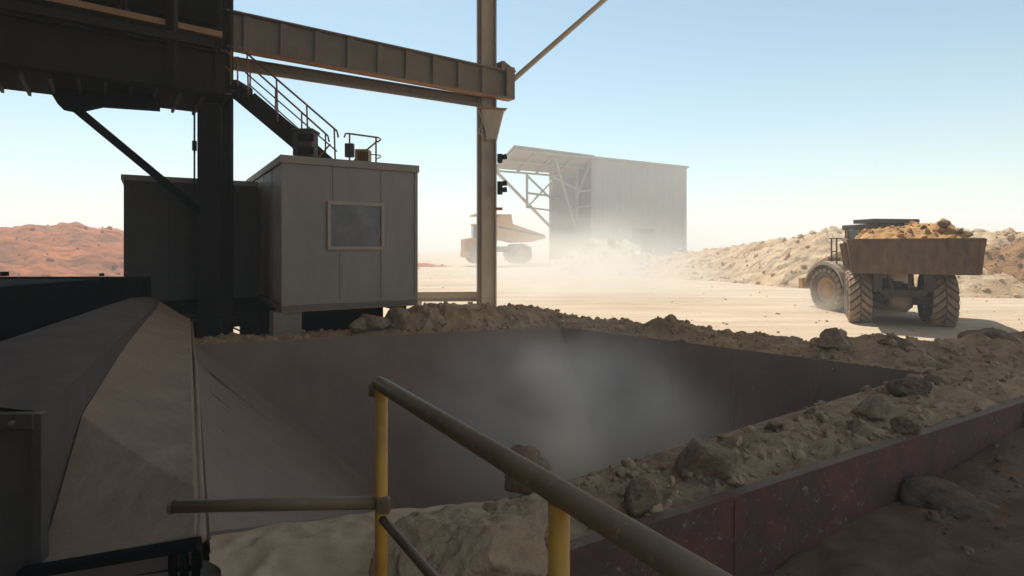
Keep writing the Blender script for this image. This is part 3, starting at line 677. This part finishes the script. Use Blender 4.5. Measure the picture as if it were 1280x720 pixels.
# ------------------------------------------------------------------ shed
Q1 = Vector((13,92,0)); SD = Vector((.856,.517,0)); SN = Vector((-.517,.856,0)); SM = Matrix((SD,SN,up_)).transposed()
def sp_(a, b, z): v = Q1+SD*a+SN*b; return Vector((v.x, v.y, z))
def sbox(mb, a0, a1, b0, b1, z0, z1): mb.box(sp_((a0+a1)/2,(b0+b1)/2,(z0+z1)/2), (a1-a0,b1-b0,z1-z0), SM); return mb
shd = empty('storage_shed', sp_(10,6,0), 'tall pale sheet metal shed with open canopy end in the dusty distance', 'shed')
zt = 17.0; L_ = 21.3
mb = MB(); sbox(mb, 0, 8.1, 0, .25, .3, zt); sbox(mb, 13.6, L_, 0, .25, .3, zt); sbox(mb, 8.1, 13.6, 0, .25, 6.0, zt)
mb.build('long_wall', M['shed'], shd)
k = .4
corr = MB()
while k < L_:
    if not (7.9 < k < 13.7): sbox(corr, k, k+.18, -.05, .0, .3, zt-.05)
    else: sbox(corr, k, k+.18, -.05, .0, 6.1, zt-.05)
    k += .55
corr.build('wall_ribs', M['shed'], shd)
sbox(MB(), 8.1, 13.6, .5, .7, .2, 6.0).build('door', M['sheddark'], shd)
sbox(MB(), 0.3, .6, .3, 12, .3, zt-.4).build('end_wall', M['sheddark'], shd)  # shadow on the end face put into its darker colour
sbox(MB(), 0, .5, 12, 12.4, .3, zt-.4).build('end_post', M['shedtruss'], shd)
sbox(MB(), -.25, .25, -.1, .3, .3, zt).build('end_post', M['shedtruss'], shd)
sbox(MB(), L_-.3, L_, .26, 13, .3, zt).build('end_wall', M['shed'], shd)
MB().prism([sp_(-.0,-.3,zt+.02),sp_(L_+.3,-.3,zt+.02),sp_(L_+.3,13,zt-.8),sp_(0,13,zt-.8)], (0,0,0), (0,0,.3)).build('roof', M['shed'], shd)
can = MB(); can.prism([sp_(-15,-.3,zt+.5),sp_(-.02,-.3,zt+.25),sp_(-.02,5.4,zt-2.0),sp_(-15,5.6,zt-2.0)], (0,0,0), (0,0,.22)); can.build('canopy_sheet', M['shedtruss'], shd)
tr = []
for a in (-14.8,-11,-7.5,-3.7):
    tr.append(((a,-.2,zt+.1),(a,5.3,zt-2.35),.28))
for b, z in ((-.2,zt),(5.3,zt-2.4),(2.6,zt-1.2)): tr.append(((-15,b,z),(0,b,z),.28))
tr += [((-15,5.4,zt-2.3),(.1,11.9,6.3),.35), ((-7.2,.4,zt-.3),(-.0,4.5,6.0),.35), ((-9,5.6,zt-2.4),(-9,5.6,9.2),.4), ((-9,5.6,11.5),(0,9,11.5),.3), ((-9,5.6,9.2),(0,9,9.0),.25),
       ((-9,5.6,9.2),(-2,8,14.5),.25), ((-9,5.6,14.3),(-2,8,10.5),.25), ((0,4.2,7.8),(0,4.2,16),.45), ((0,4.2,11.2),(0,.5,16.6),.35), ((0,4.0,12),(0,.4,12),.3), ((0,4.2,12.5),(0,11.8,15.5),.3), ((0,4,9.5),(0,.4,9.5),.25), ((-7,1,16.5),(0,11.5,12.5),.3)]
for a, b, w in tr: MB().bar(sp_(*a), sp_(*b), w).build('truss_member', M['shedtruss'], shd)

# ------------------------------------------------------------------ heaps and hills
BANKS = []
def heap(name, pts, m, step, amp, kind='structure', zb=0, seed=0, clodS=(1.2,.5), clodA=(.35,.15), sharp=1.0):
    x0 = min(p[0]-p[3] for p in pts)-1; x1 = max(p[0]+p[3] for p in pts)+1; y0 = min(p[1]-p[3] for p in pts)-1; y1 = max(p[1]+p[3] for p in pts)+1
    nx = int((x1-x0)/step); ny = int((y1-y0)/step); vs = []; hh = []
    for j in range(ny+1):
        for i in range(nx+1):
            x = x0+i*step; y = y0+j*step; best = 0; p = Vector((x, y))
            for q in range(max(1, len(pts)-1)):
                a = pts[q]; b = pts[min(q+1, len(pts)-1)]
                av = Vector(a[:2]); ab = Vector(b[:2])-av; t = 0 if ab.length == 0 else max(0, min(1, (p-av).dot(ab)/ab.dot(ab)))
                h = a[2]+(b[2]-a[2])*t; w = a[3]+(b[3]-a[3])*t; d = (p-av-ab*t).length/w
                d *= 1+.22*fr(x*.15, y*.15, seed)
                k = h*max(0, 1-d)**sharp*(1.25 if d > .0 else 1.25)
                k = min(k, h+ (k-h)*.25) if k > h else k
                best = max(best, k)
            n = 0
            if best > 0:
                f = min(1, best/1.2)
                n = f*(amp*fr(x*.25, y*.25, seed+3, 6)+clodA[0]*clod(x, y, clodS[0], seed)+clodA[1]*clod(x, y, clodS[1], seed+1)+amp*.25*fr(x*1.3, y*1.3, seed))
            z = best+n-(.35 if best <= 0 else .0)*1
            vs.append((x, y, gh(x, y)+z-.12)); hh.append(best)
    w = nx+1; fs = []
    for j in range(ny):
        for i in range(nx):
            q = (j*w+i, j*w+i+1, (j+1)*w+i+1, (j+1)*w+i)
            if max(hh[k] for k in q) > 0: fs.append(q)
    me = bpy.data.meshes.new(name); me.from_pydata(vs, [], fs); o = bpy.data.objects.new(name, me); C.objects.link(o); me.materials.append(m); shade(o); 
    if kind: o['kind'] = kind
    BANKS.append(o)
    return o
heap('spoil_bank', [(14.5,58,1.6,7),(20.8,50,2.6,8),(24.1,43,3.6,8.5),(27.6,38.5,3.6,8),(32,35.5,3.2,8),(38,32,4.2,9)], M['berm'], .2, .45, seed=2, clodS=(.9,.38), clodA=(.34,.2))
heap('spoil_bank', [(28.2,33.3,2.4,3.6),(31.5,32.0,4.1,5.5),(38,29.5,4.6,6)], M['orange'], .16, .4, seed=9, clodS=(.8,.3), clodA=(.35,.16))
heap('rubble_heap', [(6.4,56,1.4,4),(9,58,3.1,6.5),(14.5,57,1.9,6),(18.5,53,1.0,5)], M['pale'], .22, .6, seed=4, clodS=(1.5,.6), clodA=(.7,.3))
heap('red_hill', [(-110,60,4.3,20),(-66,62,4.4,20),(-54,60,4.0,19),(-46,60,4.6,19),(-38,66,3.0,18),(-24,74,1.4,16)], M['hill'], .4, .7, seed=6, clodS=(2.2,.9), clodA=(.3,.2))

for o_, n_, lo_, hi_, mm_, nm_ in ((BANKS[0],5000,.04,.26,'berm','long tan spoil bank'), (BANKS[1],2500,.04,.24,'orange','ochre bank at the edge'), (BANKS[2],1500,.06,.4,'pale','pale heap before the shed'), (BANKS[3],900,.08,.3,'hill','red hill')):
    q_ = scatter(o_, n_, lo_, hi_, 11, 'rubble', 'loose stones covering the '+nm_); q_.data.materials[0] = M[mm_]
# ------------------------------------------------------------------ trucks
def tyre_mesh(r, w, nl, lug=.055, n=48):
    mb = MB(); h = w/2
    prof = [(-h*.72,r*.56),(-h*.93,r*.66),(-h,r*.80),(-h*.94,r*.92),(-h*.80,r*.955),(0,r*.965),(h*.80,r*.955),(h*.94,r*.92),(h,r*.80),(h*.93,r*.66),(h*.72,r*.56)]
    mb.lathe(prof, n)
    body = mb; mb = MB()
    for s in (-1,1):
        for k in range(nl):
            a0 = 2*math.pi*(k+(.5 if s > 0 else 0))/nl
            vs = []
            for (x, da, rr) in ((0.02,.0,1.0),(h*.55,.10,1.0),(h*.93,.16,.975),(h*1.01,.17,.86)):
                wd = 2*math.pi/nl*(.30 if x < h*.4 else .34)
                for sg in (-1,1):
                    for lv in (0,1):
                        a = a0+da*2.0+sg*wd; q = r*rr*(.94 if lv == 0 else 1.01)
                        if rr < .9: q = r*(.84 if lv == 0 else .87); 
                        xx = x*s if lv == 0 or rr > .9 else x*s*1.02
                        vs.append(Vector((xx, q*math.cos(a), q*math.sin(a))))
            fs = []
            for m in range(3):
                o = m*4; fs += [(o,o+1,o+5,o+4),(o+2,o+6,o+7,o+3),(o+1,o+3,o+7,o+5)]
            fs += [(0,2,3,1),(12,13,15,14)]
            mb.add(vs, fs)
    return body, mb
def rim_mesh(r, w, side):
    mb = MB(); h = w/2; s = side
    mb.lathe([(-h*.7,r*.57),(h*.7,r*.57)], 36)
    mb.lathe([(s*h*.72,r*.585),(s*h*.78,r*.55),(s*h*.55,r*.50),(s*h*.42,r*.42),(s*h*.42,r*.30),(s*h*.62,r*.27),(s*h*.66,r*.20),(s*h*.80,r*.17),(s*h*.82,0.001)], 36)
    for k in range(12):
        a = 2*math.pi*k/12; mb.tube([(s*h*.42,r*.36*math.cos(a),r*.36*math.sin(a)),(s*h*.50,r*.36*math.cos(a),r*.36*math.sin(a))], r*.025, 6)
    return mb
def wheel(parent, loc, side, r=.94, w=.72, rz=0, tm=None, mats=('rim','tyre')):
    LOCAL[0] = True
    o = rim_mesh(r, w, side).build('wheel', M[mats[0]], parent, smooth=True); o.location = loc; o.rotation_euler = (0,0,rz)
    if tm is None:
        a, b = tyre_mesh(r, w, 20); t = a.build('tyre', M[mats[1]], o); u = b.build('tread', M['tread'], o)
    else:
        t = bpy.data.objects.new('tyre', tm[0]); u = bpy.data.objects.new('tread', tm[1])
        for q in (t, u): C.objects.link(q); q.parent = o
    return t.data, u.data
LOCAL[0] = True
adt = empty('dump_truck', (13.78,20.5,gh(13.73,20.55)-.03), 'articulated dump truck loaded with ore driving away across the yard', 'dump truck', rz=R(-27.6))
tm = wheel(adt, (-1.22,0,.94), -1); wheel(adt, (1.22,0,.94), 1, tm=tm); wheel(adt, (-1.22,1.75,.94), -1, tm=tm); wheel(adt, (1.22,1.75,.94), 1, tm=tm)
for x in (-.48,.48): MB().box((x,.9,1.18), (.14,3.9,.34)).build('frame_rail', M['chassis'], adt)
for y in (-.9,.85,2.4): MB().box((0,y,1.2), (.82,.14,.24)).build('cross_member', M['chassis'], adt)
for y in (0,1.75):
    MB().lathe([(-.9,.001),(-.9,.17),(-.4,.19),(-.38,.30),(.38,.30),(.4,.19),(.9,.17),(.9,.001)], 20, (0,y,.92)).build('axle', M['chassis'], adt, smooth=False)
    MB().lathe([(-.34,.001),(-.33,.30),(-.2,.42),(.2,.42),(.33,.30),(.34,.001)], 24, (0,y-.05,.90)).build('differential', M['housing'], adt, smooth=True)
for x in (-.68,.68): MB().box((x,.88,1.0), (.16,1.9,.26)).build('bogie_beam', M['chassis'], adt, bevel=.03)
for x in (-.25,.22): MB().tube([(x,-.85,1.15),(x*1.4,-.1,1.75)], .06, 8).build('tie_rod', M['housing'], adt)
MB().box((0,-1.02,1.22), (1.3,.1,.16)).build('rear_bumper', M['chassis'], adt)
for x in (-.72,.72): MB().box((x,-.85,1.55), (.26,.3,.62)).build('mudflap_bracket', M['chassis'], adt)
for x in (-.5,.5): MB().tube([(x,1.0,1.2),(x*1.3,2.6,1.9)], .09, 10).build('hoist_cylinder', M['chassis'], adt)
# dump body: floor, sides, tailgate
def bodysec(y, hw_t, hw_b, zt, zb): return [(-hw_t,y,zt),(-hw_b,y,zb),(hw_b,y,zb),(hw_t,y,zt)]
sec = [bodysec(-2.15,1.83,1.70,2.98,1.93), bodysec(.8,1.80,1.62,2.98,1.90), bodysec(3.0,1.76,1.5,3.02,1.85), bodysec(4.1,1.70,1.35,3.15,2.2)]
mb = MB(); vs = [v for s_ in sec for v in s_]; inn = [Vector((v[0]*.965, v[1], v[2]+(.0 if i % 4 in (0,3) else .08))) for i, v in enumerate(vs)]
fs = []
for i in range(3):
    for j in range(3): fs.append((i*4+j,i*4+j+1,i*4+j+5,i*4+j+4)); fs.append((16+i*4+j,16+i*4+j+4,16+i*4+j+5,16+i*4+j+1))
    for j in (0,3): fs.append((i*4+j,(i+1)*4+j,16+(i+1)*4+j,16+i*4+j))
mb.add([*vs, *inn], fs); mb.prism(sec[3], (0,0,0), (0,.07,0))
body = mb.build('dump_body', M['bed'], adt)
MB().prism([(-1.86,-2.19,3.03),(-1.70,-2.19,1.90),(1.70,-2.19,1.90),(1.86,-2.19,3.03)], (0,-.06,0), (0,0.03,0)).build('tailgate', M['bed'], adt, bevel=.015)
for x in (-1.77,1.77): MB().bar((x*1.0,-2.27,3.0), (x*.94,-2.27,1.93), .12, .05).build('tailgate_edge', M['bed'], adt)
for x in (-.9,0,.9): MB().box((x,-2.256,2.46), (.05,.02,1.0)).build('tailgate_rib', M['bed'], adt)
MB().box((0,-2.27,3.015), (3.6,.08,.07)).build('tailgate_lip', M['bed'], adt, bevel=.01)
for x in (-1.7,1.7):
    MB().bar((x*1.05,-2.1,2.97), (x*1.02,4.0,3.12), .12, .10).build('side_rim', M['bed'], adt)
    for y in (-1.0,.1,1.2,2.3,3.3): MB().bar((x*1.075,y,2.93), (x*.985,y,1.95), .10, .08, (0,1,0)).build('side_rib', M['bed'], adt)
MB().box((0,3.95,3.25), (3.3,.08,.5)).build('headboard', M['bed'], adt)
for o_ in list(adt.children):
    if o_.name.split('.')[0] in ('dump_body','tailgate','tailgate_edge','tailgate_rib','tailgate_lip','side_rim','side_rib','headboard'): o_.location.x = .14
# front module
fa = R(38); FM = Matrix.Translation((0,3.2,0)) @ Matrix.Rotation(fa, 4, 'Z')
def fb(name, m, mb, parent=adt, **k):
    mb.v = [FM @ v for v in mb.v]; return mb.build(name, M[m], parent, **k)
def fw(x, y, z): v = FM @ Vector((x, y, z)); return v
for sx in (-1,1):
    wheel(adt, fw(1.22*sx,1.7,.94), sx, rz=fa, tm=tm)
LOCAL[0] = True
fb('front_frame', 'chassis', MB().box((0,1.4,1.15), (.9,3.4,.5)), bevel=.03)
fb('front_axle', 'chassis', MB().lathe([(-1.0,.001),(-1.0,.16),(-.3,.25),(.3,.25),(1.0,.16),(1.0,.001)], 18, (0,1.7,.94)))
hd = MB(); hd.prism([(-.72,1.55,1.5),(-.72,3.35,1.45),(-.72,3.35,1.95),(-.72,3.0,2.25),(-.72,1.55,2.72)], (0,0,0), (1.44,0,0)); fb('hood', 'truckyellow', hd, bevel=.06)
fb('hood_grille', 'chassis', MB().box((-.73,2.15,2.1), (.03,.7,.45)))
fb('bumper', 'truckyellow', MB().box((0,3.4,1.15), (2.9,.3,.5)), bevel=.05)
for sx in (-1,1):
    m2 = MB()
    pts = []
    for k in range(13):
        a = R(12+k*13); pts.append((1.7+1.16*math.cos(a), .97+1.16*math.sin(a)))
    for i in range(12):
        (y0,z0),(y1,z1) = pts[i], pts[i+1]
        m2.prism([(sx*1.22-.40,y0,z0),(sx*1.22-.40,y1,z1),(sx*1.22+.40,y1,z1),(sx*1.22+.40,y0,z0)], (0,0,0), (0,.0,.045))
    m2.prism([(sx*1.62,y,z-.10) for y, z in pts]+[(sx*1.62,y,z+.045) for y, z in pts[::-1]], (-.02*sx,0,0), (.02*sx,0,0))
    fb('fender', 'fender', m2)
cb = MB(); cb.box((.15,.75,1.95), (1.7,1.45,.9)); fb('cab', 'truckyellow', cb, bevel=.04)
cbo = fb('cab_window', 'cabglass', MB().box((.15,.75,2.95), (1.62,1.36,1.1)))
for x in (-.68,.98):
    for y in (.06,.75,1.44): fb('cab_pillar', 'truckyellow', MB().box((x,y,2.95), (.09,.09,1.14)))
fb('cab_door', 'truckyellow', MB().box((-.715,.75,2.05), (.03,.75,1.1)), bevel=.01)
fb('cab_roof', 'chassis', MB().box((.15,.72,3.62), (1.95,1.75,.2)), bevel=.04)
mb = MB(); 
for k in range(8): mb.box((-.85+k*.28,-.18,3.55), (.05,.06,.55))
mb.box((.15,-.18,3.84), (2.15,.1,.1)); mb.box((.15,-.18,3.3), (2.15,.08,.06)); mb.box((.15,.3,3.83), (2.1,1.1,.16))
fb('rock_guard', 'chassis', mb)
fb('side_tank', 'truckyellow', MB().box((-.95,.45,1.55), (.6,1.0,.75)), bevel=.04)
fb('step', 'chassis', MB().box((-1.25,.3,1.0), (.4,.6,.06)))
hrl = MB(); hrl.tube([(-1.35,1.25,1.9),(-1.35,1.25,3.15),(-1.35,1.55,3.15),(-1.35,1.55,1.9)], .03, 8); hrl.tube([(-1.35,1.25,2.6),(-1.35,1.55,2.6)], .025, 8); hrl.tube([(-1.65,1.3,3.15),(-1.05,1.3,3.15)], .022, 8)
fb('grab_rail', 'chassis', hrl)
mr = MB(); mr.lathe([(-.05,.001),(-.05,.17),(.05,.17),(.05,.001)], 16, (0,0,0)); mr.v = [Matrix.Rotation(R(90),3,'Z') @ v+Vector((-1.05,.0,3.35)) for v in mr.v]; mr.tube([(-1.05,0,3.35),(-.7,.4,3.6)], .025, 8)
fb('mirror', 'housing', mr)
fb('exhaust', 'chassis', MB().tube([(.95,1.8,2.2),(.95,1.8,3.3)], .09, 12))
mb = MB(); mb.tube([fw(.9,0,3.75),fw(1.5,-.1,3.70),fw(1.9,-.2,3.60)], .025, 8); mb.tube([fw(1.0,0,3.6),fw(1.5,-.1,3.55)], .02, 8); mb.build('hose_loop', M['chassis'], adt)
LOCAL[0] = False
# load
adtM = wm(adt)
def load_fn(u, v):
    x = -1.58+3.44*u; y = -2.1+6.0*v
    e = min(1, u*6, (1-u)*6, v*6, (1-v)*8)
    h = .16+(.12+.22*u)*math.sin(math.pi*min(1, max(0, u)))**.6+.34*math.exp(-((u-.80)**2)/.03-((v-.14)**2)/.05)+.18*math.exp(-((u-.45)**2)/.08-((v-.4)**2)/.1)
    n = .16*clod(x, y, .45, 2)+.10*clod(x, y, .22, 5)+.07*fr(x*2, y*2, 3)+.05*clod(x, y, .12, 8)
    return adtM @ Vector((x, y, 2.88+e*(h+n)))
ld = grid_obj('ore_load', M['load'], load_fn, 110, 130); tag(ld, "heaped ochre ore filling the loaded truck's bed", 'ore', kind='stuff')
for i, (x, y, z, s) in enumerate(((1.05,-1.5,3.50,.22),(1.45,-1.6,3.26,.17),(1.68,-1.3,3.16,.18),(.5,-1.5,3.42,.12))):
    rock(i+2, adtM @ Vector((x,y,z)), (s,s*.8,s*.7), ['dark rock on the very top of the ore in the loaded truck','dark rock lower down the ore right of the topmost one','dark rock at the right end of the heaped ore','small dark rock left of the topmost one on the ore'][i], dark=True, rz=i)

q_ = scatter(ld, 420, .03, .16, 21, 'rubble', 'lumps of ochre rock on the load of the truck'); q_.data.materials[0] = M['load']
# far rigid hauler
LOCAL[0] = True
Yh = 75; hz = gh(-1,Yh)+.28
hx = (628-640)/F*Yh
hau = empty('dump_truck', (hx,Yh,hz), 'yellow rigid haul truck parked in dust beyond the beige column', 'dump truck', rz=R(90+14))
tm2 = None
for x, y, s in ((-2.2,3.3,-1),(2.2,3.3,1),(-2.2,-2.0,-1),(2.2,-2.0,1),(-1.2,-2.0,-1),(1.2,-2.0,1)): tm2 = wheel(hau, (x,y,1.3), s, 1.3, .9, tm=tm2)
MB().box((0,.6,1.9), (1.6,8.6,.7)).build('frame', M['chassis'], hau)
MB().box((0,4.4,2.3), (3.4,1.6,1.8)).build('hood', M['farYellow'], hau, bevel=.1)
MB().box((0,4.9,1.2), (4.8,.5,.8)).build('bumper', M['farYellow'], hau, bevel=.05)
MB().box((0,3.6,3.2), (5.0,2.2,.15)).build('upper_deck', M['farYellow'], hau)
MB().box((-1.3,3.4,4.1), (1.6,1.6,1.7)).build('cab', M['cabglass'], hau, bevel=.05)
MB().box((-1.3,3.4,5.0), (1.8,1.8,.12)).build('cab_roof', M['farYellow'], hau)
poly = [(3.9,6.35),(3.9,6.15),(1.5,5.9),(1.1,3.3),(-1.5,2.75),(-3.2,2.8),(-5.2,3.3),(-5.0,3.75),(-.8,5.1),(-.6,6.3),(.9,6.55)]
MB().prism([(-2.45,y,z) for y, z in poly[2:10]], (0,0,0), (.12,0,0)).build('body_side', M['farYellow'], hau)
MB().prism([(2.45,y,z) for y, z in poly[2:10]], (0,0,0), (-.12,0,0)).build('body_side', M['farYellow'], hau)
MB().prism([(-2.45,3.9,6.35),(-2.45,-.6,6.3),(-2.45,-.6,6.1),(-2.45,3.9,6.2)], (0,0,0), (4.9,0,0)).build('canopy', M['farYellow'], hau)
MB().prism([(-2.33,1.5,5.9),(-2.33,1.1,3.3),(-2.33,1.3,3.3),(-2.33,1.7,5.9)], (0,0,0), (4.66,0,0)).build('body_front', M['farYellow'], hau)
MB().prism([(-2.33,1.1,3.3),(-2.33,-1.5,2.75),(-2.33,-3.2,2.8),(-2.33,-5.2,3.3),(-2.33,-5.2,3.45),(-2.33,-3.2,2.95),(-2.33,-1.5,2.9),(-2.33,1.1,3.45)], (0,0,0), (4.66,0,0)).build('body_floor', M['farYellow'], hau)
for x in (-2.52,2.52):
    MB().bar((x,-5.0,3.6), (x,1.2,4.7), .12, .22).build('body_rib', M['chassis'], hau)
    for y in (-3.5,-1.5,.2): MB().bar((x,y,2.9), (x,y,3.9+y*.2), .1, .18).build('body_rib', M['farYellow'], hau)
LOCAL[0] = False

# ------------------------------------------------------------------ air: haze and dust
def volmat(name, dens, col, aniso=.3, soft=False, nscale=1.2, thr=.42):
    m = bpy.data.materials.new(name); m.use_nodes = True; nt = m.node_tree; N = nt.nodes; N.clear()
    out = N.new('ShaderNodeOutputMaterial'); v = N.new('ShaderNodeVolumePrincipled'); nt.links.new(v.outputs[0], out.inputs['Volume'])
    v.inputs['Color'].default_value = (*col, 1); v.inputs['Density'].default_value = dens; v.inputs['Anisotropy'].default_value = aniso
    if soft:
        tc = N.new('ShaderNodeTexCoord'); ln = N.new('ShaderNodeVectorMath'); ln.operation = 'LENGTH'; nt.links.new(tc.outputs['Object'], ln.inputs[0])
        mr = N.new('ShaderNodeMapRange'); mr.interpolation_type = 'SMOOTHSTEP'; mr.inputs[1].default_value = 1.0; mr.inputs[2].default_value = .15; nt.links.new(ln.outputs['Value'], mr.inputs[0])
        no = N.new('ShaderNodeTexNoise'); no.inputs['Scale'].default_value = nscale; no.inputs['Detail'].default_value = 3; nt.links.new(tc.outputs['Object'], no.inputs['Vector'])
        m2 = N.new('ShaderNodeMapRange'); m2.inputs[1].default_value = thr; m2.inputs[2].default_value = .62; nt.links.new(no.outputs[0], m2.inputs[0])
        a = N.new('ShaderNodeMath'); a.operation = 'MULTIPLY'; nt.links.new(mr.outputs[0], a.inputs[0]); nt.links.new(m2.outputs[0], a.inputs[1])
        b = N.new('ShaderNodeMath'); b.operation = 'MULTIPLY'; b.inputs[1].default_value = dens; nt.links.new(a.outputs[0], b.inputs[0]); nt.links.new(b.outputs[0], v.inputs['Density'])
    return m
hzb = MB().box((0,0,11), (1100,1100,30)).build('haze', volmat('haze_air', .0042, (.93,.93,.93), .05)); hzb['kind'] = 'stuff'
def cloud(loc, rad, dens, label, col=(.93,.88,.80), **k):
    bm = bmesh.new(); bmesh.ops.create_icosphere(bm, subdivisions=3, radius=1); me = bpy.data.meshes.new('dust_cloud'); bm.to_mesh(me); bm.free()
    o = bpy.data.objects.new('dust_cloud', me); C.objects.link(o); o.location = loc; o.scale = rad; me.materials.append(volmat('dust', dens, col, .3, True, **k))
    return tag(o, label, 'dust', kind='stuff')
cloud((5,52,1.5), (16,20,6.0), .095, 'bright dust cloud hanging low over the yard before the shed', nscale=1.4, thr=.38)
cloud((4.5,33,.6), (9,10,3.6), .27, 'thin sunlit dust drifting over the yard behind the hopper', nscale=1.6, thr=.36)
cloud((12.9,24.2,.4), (1.9,2.2,1.0), .28, 'puff of dust around the front wheel of the loaded truck', thr=.35)
cloud((.75,9.0,-.1), (3.1,3.3,2.0), .8, 'pale dust rising out of the middle of the hopper', col=(.96,.91,.83), nscale=1.9, thr=.33)

# ------------------------------------------------------------------ light
sc = bpy.context.scene
EL = R(61); AZ = R(-20)     # azimuth from +Y towards +X
w = bpy.data.worlds.new('World'); sc.world = w; w.use_nodes = True; nt = w.node_tree
sky = nt.nodes.new('ShaderNodeTexSky'); sky.sky_type = 'NISHITA'; sky.sun_disc = False; sky.sun_elevation = EL; sky.sun_rotation = AZ
sky.dust_density = .6; sky.ozone_density = 1.5; sky.air_density = 1.0
bg = nt.nodes['Background']; tint = nt.nodes.new('ShaderNodeMix'); tint.data_type = 'RGBA'; tint.blend_type = 'MULTIPLY'; tint.inputs[0].default_value = 1; tint.inputs[7].default_value = (.93,1.075,.93,1)
hs = nt.nodes.new('ShaderNodeHueSaturation'); hs.inputs['Saturation'].default_value = .98; nt.links.new(sky.outputs[0], hs.inputs['Color']); nt.links.new(hs.outputs[0], tint.inputs[6]); nt.links.new(tint.outputs[2], bg.inputs[0]); bg.inputs[1].default_value = .088
sun = bpy.data.lights.new('sun', 'SUN'); sun.energy = 3.5; sun.angle = R(.5); sun.color = (1,.95,.87)
so = bpy.data.objects.new('sun', sun); C.objects.link(so)
dirv = -Vector((math.sin(AZ)*math.cos(EL), math.cos(AZ)*math.cos(EL), math.sin(EL)))
so.rotation_euler = dirv.to_track_quat('-Z','Y').to_euler(); so.location = (0,10,40)
cam = bpy.data.cameras.new('camera'); co = bpy.data.objects.new('camera', cam); C.objects.link(co)
co.location = (0,0,CH); co.rotation_euler = (R(90),0,0); cam.sensor_width = 36; cam.lens = 36*F/1280; cam.shift_y = -50/1280; cam.clip_end = 4000; cam.clip_start = .05
sc.camera = co
sc.render.engine = 'CYCLES'
sc.cycles.use_denoising = True; sc.cycles.max_bounces = 8; sc.cycles.diffuse_bounces = 5; sc.cycles.volume_bounces = 2
sc.cycles.volume_step_rate = 3; sc.cycles.volume_max_steps = 128
sc.view_settings.view_transform = 'Standard'; sc.view_settings.look = 'None'; sc.view_settings.gamma = 1; sc.view_settings.exposure = .9
